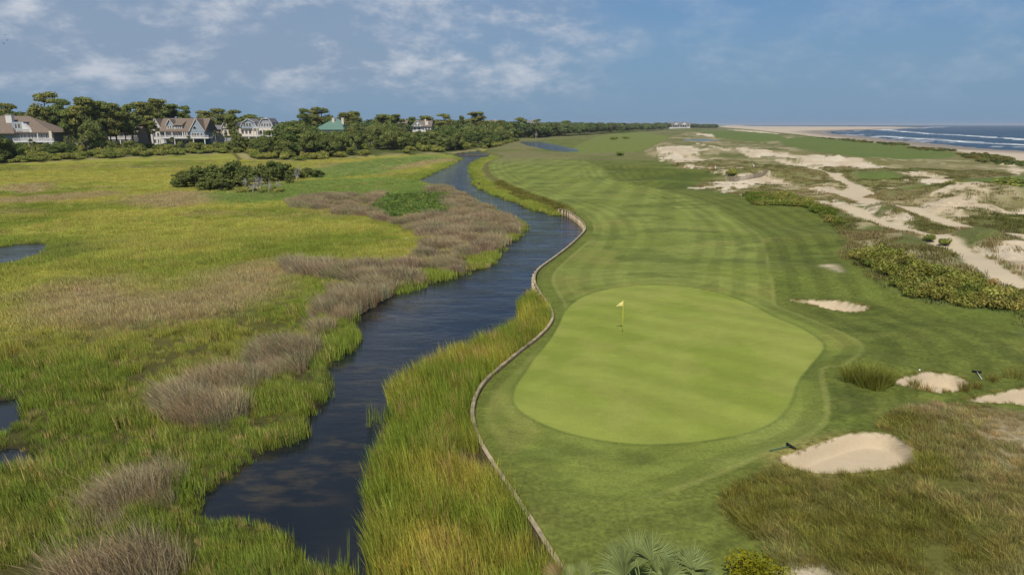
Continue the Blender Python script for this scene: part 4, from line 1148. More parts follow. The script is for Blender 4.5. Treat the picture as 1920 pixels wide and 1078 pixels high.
def dead_proto(seed, H=5.0):
    g = random.Random(seed); mb = MB()
    def grow(p, d, ln, r, lev):
        q = p + d * ln
        mb.tube([p, p + d * ln * .5 + Vector((g.uniform(-.1, .1), g.uniform(-.1, .1), 0)) * ln, q], [r, r * .8, r * .55], 5)
        if lev == 0: return
        for _ in range(3):
            nd = (d + Vector((g.gauss(0, .55), g.gauss(0, .55), g.gauss(.1, .35)))).normalized()
            grow(p + d * ln * g.uniform(.45, 1.0), nd, ln * g.uniform(.55, .8), r * .55, lev - 1)
    for i in range(3):
        grow(Vector((g.uniform(-.5, .5), g.uniform(-.5, .5), -.2)), Vector((g.gauss(0, .3), g.gauss(0, .3), 1)).normalized(), H * .34, .10, 4)
    return mb.mesh('trunk', True), None, H, H * 1.1, M_DEAD
PROTO = {'pine': [pine_proto(10 + i, 16, 5.0, (.42, .5, .6, .55, .48)[i]) for i in range(5)],
         'oak': [oak_proto(30 + i) for i in range(5)],
         'cedar': [oak_proto(50 + i, 7.0, 3.4, M_CEDAR, None, .12, 3000, .26) for i in range(4)],
         'shrub': [shrub_proto(70 + i) for i in range(6)],
         'palm': [palm_proto(90 + i) for i in range(3)],
         'dead': [dead_proto(110 + i) for i in range(4)]}
for L_ in PROTO.values():
    for P in L_: P[0].materials.append(P[4])
NAME = {'pine': 'pine_tree', 'oak': 'live_oak', 'cedar': 'cedar_tree', 'shrub': 'shrub', 'palm': 'palmetto_tree', 'dead': 'dead_tree'}
CAT = {'pine': 'pine tree', 'oak': 'oak tree', 'cedar': 'cedar', 'shrub': 'shrub', 'palm': 'palm tree', 'dead': 'dead tree'}
_pc = {}
def plant(kind, x, y, height, width, label, group, z=None):
    i = _pc.get(kind, 0); _pc[kind] = i + 1
    P = PROTO[kind][i % len(PROTO[kind])]
    z = z1(x, y) if z is None else z
    o = empty(NAME[kind], (x, y, z), random.uniform(0, 6.28)); o.scale = (width / P[3], width / P[3], height / P[2])
    tag(o, label, CAT[kind], group)
    link(P[0].name.split('.')[0], P[0], None, o)
    if P[1] is not None: link(P[1].name.split('.')[0], P[1], None, o)
    return o
SX, SZ = 0.9743 / FPX, 0.9497 / FPX           # metres per pixel and metre of distance, near the horizon
def xat(u, Y): return (u - 960) * Y * SX
def zpx(v, Y): return HC + (234 - v) * Y * SZ
WHERE = [(118, 'beside the brown hip roofed house'), (275, 'between the hip roofed house and the gabled house'), (400, 'around the white house with the big front gable'), (520, 'around the cream house with grey barn roofs'),
         (680, 'around the green roofed house'), (845, 'around the small white gabled house in the wood'), (2000, 'at the thin far end of the wood')]
def where(u): return next(w for lim, w in WHERE if u < lim)
KW = {'pine': 'flat topped pine', 'oak': 'rounded evergreen oak', 'cedar': 'dense dark cedar', 'shrub': 'leafy marsh edge shrub', 'palm': 'cabbage palm with fan fronds', 'dead': 'bare grey dead tree'}
FRU = [-60, 0, 120, 250, 360, 462, 480, 560, 640, 690, 760, 835, 880, 930, 1000, 1100]
FRV = [308, 306, 300, 294, 289, 287, 299, 302, 295, 291, 289, 287, 281, 278, 259, 250]
def front(u): return px(u, float(np.interp(u, FRU, FRV)), -0.5)[1]
def size_word(kind, h, w):
    if kind == 'shrub': return ('low ' if h < 3.0 else 'tall ' if h > 3.9 else 'medium ') + ('spreading ' if w > 6.2 else '')
    if kind == 'oak': return ('low ' if h < 8.0 else 'tall ' if h > 12.0 else 'middling ') + ('broad ' if w > 10.5 else '')
    if kind == 'pine': return ('short ' if h < 19 else 'towering ' if h > 24.5 else 'tall ') + ('wide ' if w > 13 else 'slender ' if w < 10 else '')
    return ''
def grow_at(kind, u, vtop, Y, wpx):
    if 0 <= u < 480: Y = max(Y, front(u) + (30 if kind == 'pine' else 14 if kind == 'palm' else 6))
    x = xat(u, Y); z = z1(x, Y)
    h = max(zpx(vtop, Y) - z, 1.5)
    lb = size_word(kind, h, wpx * Y * SX) + KW[kind] + ' ' + where(u)
    plant(kind, x, Y, h, max(wpx * Y * SX, 1.5), lb, lb, z)
for u, v, Y, w in ((88, 174, 368, 64), (116, 186, 366, 46), (165, 182, 332, 52), (192, 189, 336, 46), (216, 193, 326, 50), (246, 197, 324, 46), (264, 192, 418, 44), (298, 185, 424, 44), (277, 191, 420, 38), (328, 195, 428, 56), (348, 199, 430, 30),
                   (14, 194, 376, 44), (46, 213, 380, 30), (142, 197, 322, 44), (232, 201, 318, 36), (204, 205, 322, 40), (178, 205, 318, 40), (285, 226, 318, 26), (128, 205, 316, 36), (410, 203, 475, 44), (440, 207, 480, 46), (384, 208, 430, 44), (433, 215, 414, 34), (472, 214, 490, 44), (568, 203, 500, 28),
                   (604, 202, 525, 52), (588, 207, 520, 36), (652, 211, 530, 44), (720, 214, 560, 44), (746, 214, 580, 34), (832, 214, 620, 44), (895, 210, 660, 44), (866, 217, 660, 14), (976, 220, 800, 26), (938, 225, 720, 22), (1006, 224, 860, 24), (665, 209, 530, 34), (800, 217, 620, 40), (1060, 226, 1000, 24), (772, 219, 600, 24),
                   (505, 245, 330, 44), (545, 240, 345, 50), (660, 240, 415, 40), (700, 236, 430, 44), (745, 240, 440, 40)):
    grow_at('pine', u, v, Y, w)
HOUSES = [(-60, 112, 338, 264), (274, 398, 398, 266), (386, 514, 440, 254), (586, 648, 490, 240), (766, 812, 540, 240), (204, 256, 388, 260)]
SLU = [0, 60, 135, 230, 300, 360, 400, 450, 505, 545, 600, 640, 700, 760, 830, 910, 960, 1050]
SLV = [202, 192, 196, 198, 197, 209, 205, 211, 213, 215, 207, 211, 214, 217, 217, 219, 223, 226.5]
def clear(u, w, Y, v):
    for a, b, hy, vb in HOUSES:
        if Y < hy + 16 and u + w * .5 > a and u - w * .5 < b: v = max(v, vb + random.uniform(0, 6))
    return v
for i in range(235):
    u = random.uniform(-30, 1050); f = front(u); Y = f + 14 + 95 * random.random() ** 1.3 * (f / 330)
    t = (Y - f) / (95 * f / 330)
    vs_ = float(np.interp(u, SLU, SLV)); v = vs_ + 3 + (1 - min(t, 1)) * 28 + random.uniform(-4, 14)
    w = random.uniform(7.5, 13) / (Y * SX)
    v2 = clear(u, w, Y, v)
    if zpx(v2, Y) - z1(xat(u, Y), Y) < 2.2: continue
    grow_at('oak', u, v2, Y, w * (0.7 if v2 > v + 8 else 1))
for i in range(255):
    u = random.uniform(-40, 480) if i < 165 else random.uniform(480, 1060); f = front(u); dpt = random.random() ** 1.5; Y = f + 1 + 30 * dpt * f / 330
    h = random.uniform(2.0, 3.4) + 1.8 * dpt; x = xat(u, Y); z = z1(x, Y)
    w = random.uniform(4.5, 8.0)
    lb = size_word('shrub', h, w) + KW['shrub'] + ' ' + where(u)
    plant('shrub', x, Y, h, w, lb, lb, z)
for u, v, Y in ((52, 262, 292), (60, 266, 290), (120, 256, 296), (135, 262, 298), (158, 255, 300), (320, 258, 318), (352, 256, 318), (402, 246, 345), (422, 250, 350), (448, 252, 352), (150, 262, 296), (640, 262, 380), (655, 266, 380), (820, 258, 450), (605, 262, 372), (845, 256, 470), (905, 262, 500)):
    grow_at('palm', u, v, Y, 14 * 320 / Y)
for u, v, Y, w in ((440, 230, 380, 30), (500, 252, 318, 34), (525, 256, 316, 34), (-10, 244, 285, 52), (8, 252, 282, 40), (560, 258, 330, 34), (600, 250, 365, 36), (780, 248, 470, 34), (810, 252, 470, 30), (860, 250, 490, 30)):
    grow_at('cedar', u, v, Y, w)
for u, v, Y, w in ((560, 262, 326, 26), (690, 262, 395, 22), (820, 260, 440, 24), (1005, 240, 700, 14), (762, 262, 420, 20)): grow_at('dead', u, v, Y, w)
# the thicket out in the marsh
lbg = 'evergreens of the thicket standing alone in the yellow marsh'
for u, v, vb, w in ((335, 318, 350, 56), (360, 306, 352, 60), (395, 302, 354, 56), (420, 300, 352, 54), (432, 296, 346, 46), (455, 304, 350, 50), (480, 302, 346, 46), (505, 298, 340, 50), (525, 304, 338, 44), (545, 312, 336, 40), (570, 312, 333, 36), (588, 318, 332, 30), (440, 322, 356, 40), (405, 330, 358, 44), (325, 332, 352, 34), (372, 332, 357, 40), (535, 326, 345, 24)):
    Y = px(u, vb, -0.6)[1]; x = xat(u, Y); z = z1(x, Y)
    plant('cedar', x, Y, zpx(v, Y) - z, w * Y * SX, ('tall ' if zpx(v, Y) - z > 6 else 'low ' if zpx(v, Y) - z < 4 else '') + ('broad ' if w > 45 else 'narrow ' if w < 38 else '') + 'dark evergreen in the lone thicket standing in the yellow marsh', lbg, z)
for u, v, vb, w in ((455, 326, 360, 30), (475, 322, 361, 30), (492, 328, 361, 26), (512, 328, 358, 22), (550, 300, 340, 26), (392, 304, 350, 20), (462, 332, 362, 24)):
    Y = px(u, vb, -0.6)[1]; x = xat(u, Y); z = z1(x, Y)
    plant('dead', x, Y, zpx(v, Y) - z, w * Y * SX, 'bare silver grey dead bush against the lone marsh thicket', 'dead bushes of the marsh thicket', z)
for i in range(7):
    u = 445 + i * 13; p = land(u, 361 + random.uniform(-3, 2))
    plant('shrub', p.x, p.y, random.uniform(.9, 1.6), random.uniform(3, 5), 'low green shrub at the foot of the silver dead bushes', 'low shrubs before the marsh thicket')
# single bushes in the dunes
for u, v, h, w, lb in ((1373, 329, 2.0, 3.4, 'dark round bush at the end of the slatted sand fence'), (1768, 460, 1.0, 2.2, 'small green bush at the edge of the wide sand track'), (1745, 452, .8, 2.0, 'low grey green bush on the bank above the wide sand track'),
                       (1860, 360, 2.4, 14, 'broad low green thicket on the mown dune hollow'), (1800, 352, 1.6, 10, 'low green bush line at the end of the dune fairway'), (1162, 292, 2.2, 5, 'dark bush on the far edge of the fairway'), (1150, 262, 3, 8, 'dark shrub on the crest of the distant fairway'), (1172, 261, 3, 9, 'second dark shrub on the crest of the distant fairway, beside the first'),
                       (1890, 348, 1.8, 9, 'low green bush beyond the broad dune thicket')):
    p = land(u, v); plant('shrub', p.x, p.y, h, w, lb, None)

# far wood, read as one mass
def leafy(name, H, W, n, leaf, seed, mat):
    g = random.Random(seed); lobes = []
    for i in range(9):
        a = g.uniform(0, 6.28); rad = g.uniform(0, .7) * W; s = g.uniform(.3, .45) * W
        lobes.append((math.cos(a) * rad, math.sin(a) * rad, g.uniform(.35, .75) * H, s, s, min(s * .8, H * .35)))
    return crown_mesh(name, lobes, n, leaf, seed, mat, .1, .6)
K_wood = collection_of('wood_crown', [leafy('wood_crown', 10, 6.5, 700, .75, 400 + i, M_BUSHLEAF) for i in range(5)])
K_bush = collection_of('bush_crown', [leafy('bush_crown', .85, 0.9, 260, .085, 420 + i, M_BUSHLEAF) for i in range(5)])
x = []; y = []; hh = []
for i in range(1500):
    u = random.uniform(700, 1345); v = random.uniform(0, 1)
    Ymin = float(np.interp(u, [700, 900, 1000, 1100, 1200, 1260, 1345], [620, 720, 800, 1000, 1500, 2050, 2500]))
    Y = Ymin + v * v * 900
    x.append(xat(u, Y)); y.append(Y)
    hh.append((zpx(float(np.interp(u, [700, 1000, 1250, 1345], [222, 228.5, 231, 232.5])), Y) - 2.0) / 10.0 * random.uniform(.75, 1.1))
for i in range(700):
    u = random.uniform(-160, 1000); Y = front(max(u, -50)) + 110 + random.random() * 260
    if any(a - 12 < u < b + 12 and Y < hy + 18 for a, b, hy, vb in HOUSES): continue
    x.append(xat(u, Y)); y.append(Y); hh.append((zpx(float(np.interp(u, SLU, SLV)) + random.uniform(8, 22), Y) - 1.8) / 10.0 * random.uniform(.85, 1.0))
n = len(x); x = np.array(x); y = np.array(y)
hh = np.clip(np.array(hh), .5, 2.4)
scatter('far_woodland', 'distant dark green woodland along the skyline', 'woodland', np.stack([x, y, np.maximum(zat(x, y), 0.5) - .5], 1), rng.uniform(0, 6, n), hh, vary(np.tile(C(92, 104, 62, 1.6), (n, 1)), .18, n), 5, K_wood)
x, y = sample(55, 150, 2.2, 8, 46); e = evaluate(x, y); k = (e['bsh'] > .5) & (e['pth'] < .2) & (e['snd'] < .3); x, y = x[k], y[k]; n = len(x)
w = np.clip(fbm(x, y, 5, 3, 351) * 2.5 - .8, 0, 1)[:, None]
scatter('ground_cover_bushes', 'low bushy green ground cover on the bank between rough and sand track', 'ground cover', np.stack([x, y, e['z'][k] - .1], 1), rng.uniform(0, 6, n), rng.uniform(.6, 1.25, n), vary(C(92, 108, 44) * (1 - w) + C(132, 128, 68) * w, .16, n) * 1.8, 5, K_bush)
x, y = sample(95, 150, 2.2, -16, 0); e = evaluate(x, y); k = (e['vin'] > .5); x, y = x[k], y[k]; n = len(x)
scatter('marsh_vine_bushes', 'bushy mid green patch in the middle of the brown rush bed', 'bushes', np.stack([x, y, e['z'][k] - .1], 1), rng.uniform(0, 6, n), rng.uniform(.7, 1.5, n), vary(np.tile(C(104, 124, 62) * 1.5, (n, 1)), .16, n), 5, K_bush)

K_scrub = collection_of('scrub_crown', [leafy('scrub_crown', 1.4, 2.4, 260, .26, 440 + i, M_BUSHLEAF) for i in range(4)])
x1, y1 = sample(180, 420, .10, 12, 46); x2, y2 = sample(420, 900, .035, 10, 40)
x, y = np.concatenate([x1, x2]), np.concatenate([y1, y2]); e = evaluate(x, y)
k = (e['beach'] > -1.0) & (e['beach'] < 16.0 + 10 * (e['n1'] - .5)) & (fbm(x, y, 18, 3, 361) > .46) & (rng.uniform(size=len(x)) < np.where(e['r'] < 340, .15, 1)); x, y = x[k], y[k]; n = len(x)
w = np.clip(fbm(x, y, 22, 3, 363) * 2.5 - .8, 0, 1)[:, None]
scatter('beach_scrub', 'uneven dark scrub along the top of the beach', 'scrub', np.stack([x, y, e['z'][k] - .2], 1), rng.uniform(0, 6, n), rng.uniform(.45, 1.1, n), vary(C(96, 106, 58) * (1 - w) + C(122, 114, 66) * w, .16, n) * 1.4, 4, K_scrub)

# ------------------------------------------------------------------ houses
M_ROOFB = simple('brown_shingles', C(132, 117, 104), 0.9, 0.16, 1.5)
M_ROOFG = simple('grey_shingles', C(128, 126, 130), 0.9, 0.14, 1.5)
M_ROOFT = simple('green_metal_roof', C(104, 138, 124), 0.65, 0.08, 1.0)
M_WHITE = simple('white_paint', (0.62, 0.60, 0.57), 0.7, 0.05, 1.0)
M_CREAM = simple('cream_siding', (0.62, 0.54, 0.43), 0.8, 0.06, 1.0)
M_GREYS = simple('grey_siding', (0.30, 0.32, 0.34), 0.8, 0.08, 1.0)
M_BLUES = simple('blue_grey_siding', (0.27, 0.33, 0.38), 0.8, 0.08, 1.0)
M_DARKS = simple('dark_siding', (0.11, 0.11, 0.11), 0.8, 0.15, 1.0)  # one dark grey tone, slightly mottled: lower storey and timber house
M_TEAL = simple('teal_panels', (0.05, 0.17, 0.19), 0.5, 0.1, 1.0)
def glass_mat():
    m, nt = new_mat('window_glass'); k = NT(nt); k.out(k.princ((0.02, 0.028, 0.035, 1), 0.08, 0.6)); return m
M_GLASS = glass_mat()
class House:
    def __init__(s, name, uc, Y, label, zg=None, cat='house'):
        s.Y, s.uc = Y, uc; x = xat(uc, Y); s.zg = z1(x, Y) if zg is None else zg
        s.o = empty(name, (x, Y, s.zg)); tag(s.o, label, cat)
    def X(s, u): return (u - s.uc) * s.Y * SX
    def Z(s, v): return zpx(v, s.Y) - s.zg
    def box(s, name, u0, u1, v0, v1, y0, y1, mat, par=None):          # v0 top, v1 bottom
        return MB().box(s.X(u0), s.X(u1), y0, y1, s.Z(v1) if v1 is not None else -1.0, s.Z(v0)).build(name, mat, par or s.o)
    def hip(s, name, u0, u1, ua, ub, ve, vr, y0, y1, mat):
        x0, x1, xa, xb, ze, zr, ym = s.X(u0), s.X(u1), s.X(ua), s.X(ub), s.Z(ve), s.Z(vr), (y0 + y1) / 2
        V = [(x0, y0, ze), (x1, y0, ze), (x1, y1, ze), (x0, y1, ze), (xa, ym, zr), (xb, ym, zr)] + [(a, b, ze - .35) for a, b in ((x0, y0), (x1, y0), (x1, y1), (x0, y1))]
        return MB().add(V, [(0, 1, 5, 4), (1, 2, 5), (2, 3, 4, 5), (3, 0, 4), (6, 9, 8, 7), (0, 6, 7, 1), (1, 7, 8, 2), (2, 8, 9, 3), (3, 9, 6, 0)]).build(name, mat, s.o)
    def gable(s, name, u0, u1, ve, vr, y0, y1, wall, roof, trim, prof=None, over=.5):
        """gable facing the camera: wall, two roof slabs, white barge boards"""
        x0, x1, ze, zr = s.X(u0), s.X(u1), s.Z(ve), s.Z(vr); xm = (x0 + x1) / 2
        pts = prof or [(0, 0), (.5, 1), (1, 0)]
        P = [(x0 + (x1 - x0) * a, ze + (zr - ze) * b) for a, b in pts]
        g = MB().prism(P, y0, y1 - .2).build(name, wall, s.o)
        rm, tr = MB(), MB()
        for (a, b) in zip(P[:-1], P[1:]):
            d = Vector((b[0] - a[0], b[1] - a[1])); nn = Vector((-d.y, d.x)).normalized()
            if nn.y < 0: nn = -nn
            q = [(a[0] + nn.x * .02, a[1] + nn.y * .02), (b[0] + nn.x * .02, b[1] + nn.y * .02), (b[0] + nn.x * .3, b[1] + nn.y * .3), (a[0] + nn.x * .3, a[1] + nn.y * .3)]
            rm.prism(q, y0 - over, y1); tr.prism([(p[0], p[1] - .1) for p in q], y0 - over - .16, y0 - over - .01)
        rm.build('roof', roof, s.o); tr.build('barge_board', trim, s.o)
        return g
    def window(s, u0, u1, v0, v1, y, frame=None):
        x0, x1, z0, z1_ = s.X(u0), s.X(u1), s.Z(v1), s.Z(v0)
        w = MB(); t = .16
        w.box(x0 - t, x0, y - .14, y, z0 - t, z1_ + t).box(x1, x1 + t, y - .14, y, z0 - t, z1_ + t).box(x0, x1, y - .14, y, z1_, z1_ + t).box(x0, x1, y - .14, y, z0 - t, z0)
        w.box((x0 + x1) / 2 - .04, (x0 + x1) / 2 + .04, y - .11, y - .06, z0, z1_)
        f = w.build('window', frame or M_WHITE, s.o)
        MB().box(x0, x1, y - .055, y - .01, z0, z1_).build('pane', M_GLASS, f)
    def rail(s, u0, u1, v0, v1, y, mat=None):
        x0, x1, z0, z1_ = s.X(u0), s.X(u1), s.Z(v1), s.Z(v0); m = MB()
        m.box(x0, x1, y - .06, y + .06, z1_ - .12, z1_).box(x0, x1, y - .05, y + .05, z0 + .1, z0 + .2)
        n_ = max(int((x1 - x0) / .32), 2)
        for i in range(n_ + 1):
            x = x0 + (x1 - x0) * i / n_; t = .09 if i % 8 == 0 else .045
            m.box(x - t, x + t, y - .045, y + .045, z0, z1_ - .121)
        m.build('railing', mat or M_WHITE, s.o)
    def col(s, u, v0, v1, y, r=.22, mat=None):
        x = s.X(u); MB().box(x - r, x + r, y - r, y + r, s.Z(v1) if v1 else -1.0, s.Z(v0)).build('column', mat or M_WHITE, s.o)
# brown hip roofed house
h = House('hip_roofed_house', 35, 338, 'large house under a brown hip roof with a white chimney and deck')
h.box('wall', -44, 95, 249.3, 265, 0, 14, M_GREYS); h.box('lower_storey', -40, 84, 265.1, None, .6, 13.5, M_DARKS)
h.hip('roof', -50, 100, -4, 37, 248.5, 217.5, -1.4, 15.4, M_ROOFB)
h.hip('roof', -30, 33, -8, 9, 249.6, 217.0, -3.2, 12, M_ROOFB)
h.box('chimney', 8.5, 20, 215.5, 240, 1.2, 3.0, M_WHITE); h.box('chimney_cap', 7.5, 21, 214.8, 215.4, .9, 3.3, M_WHITE)
h.box('dormer', 24, 46, 229, 249, -.6, 7, M_BLUES)
x0, x1_ = h.X(44), h.X(63)
MB().add([(x0, -1.3, h.Z(229.5)), (x0, -1.3, h.Z(249.5)), (x1_, -1.3, h.Z(249.5)), (x0, 1.0, h.Z(229.5)), (x0, 1.0, h.Z(249.5)), (x1_, 1.0, h.Z(249.5))], [(0, 1, 2), (5, 4, 3), (0, 3, 4, 1), (1, 4, 5, 2), (2, 5, 3, 0)]).build('dormer_cheek', M_WHITE, h.o)
h.window(29, 33, 232, 241, -.6); h.window(35, 39, 232, 241, -.6); h.rail(33, 56, 242, 247, -1.6)
for u in (36, 42, 50, 56, 62, 67, 74, 83, 90): h.window(u, u + 3.2, 252, 259.5, 0)
h.box('deck', 32, 108, 265.2, 267, -4.4, -.01, M_WHITE); h.rail(32, 108, 259.5, 265.2, -4.3)
for u in (36, 60, 89, 92, 99, 102.5): h.col(u, 267.01, None, -4.0, .3)
for u in (71, 93): h.col(u, 249.6, 265.1, -1.2, .16)
h.box('garden_pier', 100, 105, 246, 259.4, -4.2, -3.0, M_CREAM)
# white house with the big front gable
h = House('gabled_house', 335, 398, 'white and grey house with brown roof, dormers and a big blue front gable')
h.box('wall', 300, 384, 246.3, 258, 0, 15, M_GREYS); h.box('lower_storey', 302, 384, 259.5, None, 1.0, 14.5, M_GREYS)
x0, x1_ = h.X(296), h.X(386)
MB().prism([(-1.6, h.Z(246)), (7.0, h.Z(222)), (16, h.Z(246)), (16, h.Z(247.5)), (-1.6, h.Z(247.5))], x0, x1_, 'x').build('roof', M_ROOFB, h.o)
h.gable('front_gable', 357, 386, 247, 223.5, -2.2, 9, M_BLUES, M_ROOFB, M_WHITE)
h.box('gable_wall', 358.5, 384.5, 247.1, 258, -2.1, .2, M_BLUES)
x0, x1_, zb, zt = h.X(364), h.X(372), h.Z(242.5), h.Z(236)
w = MB().prism([(x0, zb), (x1_, zb), (x1_, zb + (zt - zb) * .4), ((x0 + x1_) / 2, zt), (x0, zb + (zt - zb) * .4)], -2.32, -2.21).build('window', M_WHITE, h.o)
MB().prism([(x0 + .2, zb + .2), (x1_ - .2, zb + .2), (x1_ - .2, zb + (zt - zb) * .38), ((x0 + x1_) / 2, zt - .25), (x0 + .2, zb + (zt - zb) * .38)], -2.40, -2.33).build('pane', M_GLASS, w)
for u in (361, 366, 371, 377.5): h.window(u, u + 3.5, 249.5, 257, -2.1)
h.gable('dormer', 311.5, 326, 235.5, 224.5, -.3, 6, M_BLUES, M_ROOFB, M_WHITE); h.box('dormer_wall', 312, 341, 235.4, 242.5, -.2, 6, M_WHITE)
MB().prism([(-.9, h.Z(235.2)), (7, h.Z(224)), (7, h.Z(236))], h.X(325.5), h.X(342.5), 'x').build('dormer_roof', M_ROOFB, h.o)
for u in (314, 318.5, 323, 329, 333, 337): h.window(u, u + 2.7, 236.3, 240.6, -.2)
h.gable('side_gable', 277, 303, 247, 223.5, 1, 13, M_WHITE, M_ROOFB, M_WHITE); h.box('side_wall', 278.5, 301.5, 247.1, None, 1.1, 12.8, M_WHITE)
for u in (284, 291): h.window(u, u + 3.4, 240, 245, 1.1); h.window(u, u + 3.4, 249.5, 256, 1.1); h.window(u, u + 3.4, 262, 268, 1.1)
for u in (304, 308, 314, 319, 325, 329, 333, 337, 341, 346, 350): h.window(u, u + 2.4, 249.3, 256.6, 0)
h.box('deck', 306, 396, 258.1, 260, -5, -.01, M_WHITE); h.rail(306, 396, 254, 258.1, -4.9)
for u in (310, 323, 343, 347, 351, 373): h.col(u, 247.6, 258.0, -1.3, .2)
for u in (300, 304, 312, 332, 367, 388): h.col(u, 260.01, None, -4.6, .24)
h.box('screen_panel', 371, 391, 260.5, 276, -.6, .4, M_TEAL)
for u in (314, 322, 336, 346, 356): h.window(u, u + 4, 262.5, 270, 1.0)
h.rail(355, 374, 270, 275, -5.2)
# cream house with barn roofs
GAM = [(0, 0), (.16, .62), (.5, 1), (.84, .62), (1, 0)]
h = House('barn_roofed_house', 450, 440, 'cream house with grey barn shaped roofs and white balconies')
h.box('wall', 414, 511, 241.3, 255, 0, 14, M_CREAM); h.box('lower_storey', 414, 511, 256.5, None, .8, 13, M_GREYS)
h.box('wing', 388, 414, 243, None, 3, 12, M_CREAM)
MB().prism([(2.2, h.Z(243.2)), (7.5, h.Z(235)), (13, h.Z(243.2)), (13, h.Z(244.2)), (2.2, h.Z(244.2))], h.X(386), h.X(414), 'x').build('wing_roof', M_ROOFG, h.o)
h.gable('gable', 415, 446, 241, 226, -.6, 13, M_CREAM, M_ROOFG, M_WHITE, GAM)
h.gable('gable', 451, 483, 241, 223.5, -1.2, 13, M_BLUES, M_ROOFG, M_WHITE, GAM); h.gable('gable', 484, 512, 241.5, 223, .3, 13, M_GREYS, M_ROOFG, M_WHITE, [(0, 0), (.12, .6), (.3, 1), (.7, 1), (.88, .6), (1, 0)])
for u in (420, 427, 434): h.window(u, u + 4, 233, 238.5, -.6)
for u in (458, 463, 468): h.window(u, u + 3.4, 231, 237.5, -1.2)
for u in (482.5, 489, 494, 499, 504): h.window(u + .5, u + 3.6, 232, 238.5, .28)
for u in (393, 399, 405): h.window(u, u + 3, 246, 250, 3)
for u in (420, 428, 436, 452, 459, 466, 486, 493, 500): h.window(u, u + 4, 244.5, 251.5, 0)
h.box('balcony', 478, 513, 240.2, 241.2, -4.5, -1.6, M_WHITE); h.rail(480, 512, 237, 240.2, -4.4)
for u in (478.5, 486, 496, 505, 511.5): h.col(u, 241.25, 255, -4.2, .28)
h.box('deck', 440, 513, 255.1, 256.4, -5, -.01, M_WHITE); h.rail(440, 513, 252, 255.1, -4.9)
for u in (446, 456, 470, 484, 500, 512): h.col(u, 256.45, None, -4.6, .28)
h.box('chimney', 492, 495, 221, 232, 6, 7.4, M_WHITE)
# green roofed house
h = House('green_roofed_house', 617, 490, 'house with a green metal hip roof and two pale chimneys in the wood')
h.box('wall', 592, 642, 243, None, 0, 14, M_WHITE); h.hip('roof', 588, 645, 617, 634, 243, 225.5, -1, 15, M_ROOFT)
for u in (619.5, 637): h.box('chimney', u, u + 4.5, 221.5, 234, 5, 7, M_CREAM); h.box('chimney_cap', u - .5, u + 5, 220.8, 221.4, 4.8, 7.2, M_WHITE)
for u in (596, 604, 612, 622, 630): h.window(u, u + 3.5, 246, 251, 0)
# small white gabled house
h = House('small_gabled_house', 790, 540, 'small white house with grey brown gable roof among the oaks')
h.box('wall', 773, 808, 238, None, 0, 12, M_WHITE); MB().prism([(-.8, h.Z(238)), (6, h.Z(226.5)), (13, h.Z(238))], h.X(784), h.X(810), 'x').build('roof', M_ROOFB, h.o)
h.gable('gable', 772, 794, 237.5, 226, -1.5, 10, M_WHITE, M_ROOFB, M_WHITE); h.box('dormer', 797, 803, 228, 235, .5, 6, M_WHITE)
for u in (779, 784): h.window(u, u + 3, 233, 236, -1.5)
for u in (776, 784, 797, 803): h.window(u, u + 3, 240, 244, 0)
h.box('chimney', 795, 797.5, 223.5, 230, 5, 6.4, M_CREAM)
# houses glimpsed between the trees
def glimpse(name, label, uc, Y, w, ve, vr, wall_m, roof_m, wins, zg=None):
    h = House(name, uc, Y, label, zg)
    h.box('wall', uc - w / 2, uc + w / 2, ve, None, 0, 11, wall_m); h.gable('gable', uc - w * .2, uc + w * .2, ve, vr + 1.5, -1.0, 8, wall_m, roof_m, M_WHITE)
    MB().prism([(-1, h.Z(ve)), (5.5, h.Z(vr)), (12, h.Z(ve)), (12, h.Z(ve) - .4), (-1, h.Z(ve) - .4)], h.X(uc - w * .54), h.X(uc + w * .54), 'x').build('roof', roof_m, h.o)
    for i in range(wins):
        u = uc - w * .42 + w * .84 * i / max(wins - 1, 1); h.window(u - w * .035, u + w * .035, ve + 2.5, ve + 7.5, -.02)
    h.box('chimney', uc + w * .28, uc + w * .34, vr - 2, vr + 6, 4, 5.4, M_CREAM)
    return h
glimpse('shaded_house', 'grey house half hidden by pines beside the brown hip roofed house', 165, 412, 78, 236, 220, M_GREYS, M_ROOFB, 8)
h = glimpse('dark_timber_house', 'dark timber house with white deck rail behind the pines', 231, 388, 50, 248, 238, M_DARKS, M_ROOFB, 5)
h.box('deck', 208, 250, 259.3, 261, -4, -1.2, M_WHITE); h.rail(208, 250, 256, 259.3, -3.9)
for u in (212, 229, 246): h.col(u, 261.01, None, -3.6, .24)
glimpse('roadside_cottage', 'brown roofed cottage roof showing just before the small white gabled house', 752, 590, 22, 232, 225.5, M_CREAM, M_ROOFB, 3)
glimpse('distant_cottage', 'tiny cream cottage beside the big umbrella pine', 925, 760, 13, 231, 225.5, M_CREAM, M_ROOFB, 2)
glimpse('distant_villa', 'tiny pale villa near the end of the wood', 1000, 900, 22, 231, 226, M_CREAM, M_ROOFG, 4)
glimpse('garden_pavilion', 'low cream pavilion at the marsh edge below the barn roofed house', 524, 352, 18, 266, 260, M_CREAM, M_CREAM, 3)
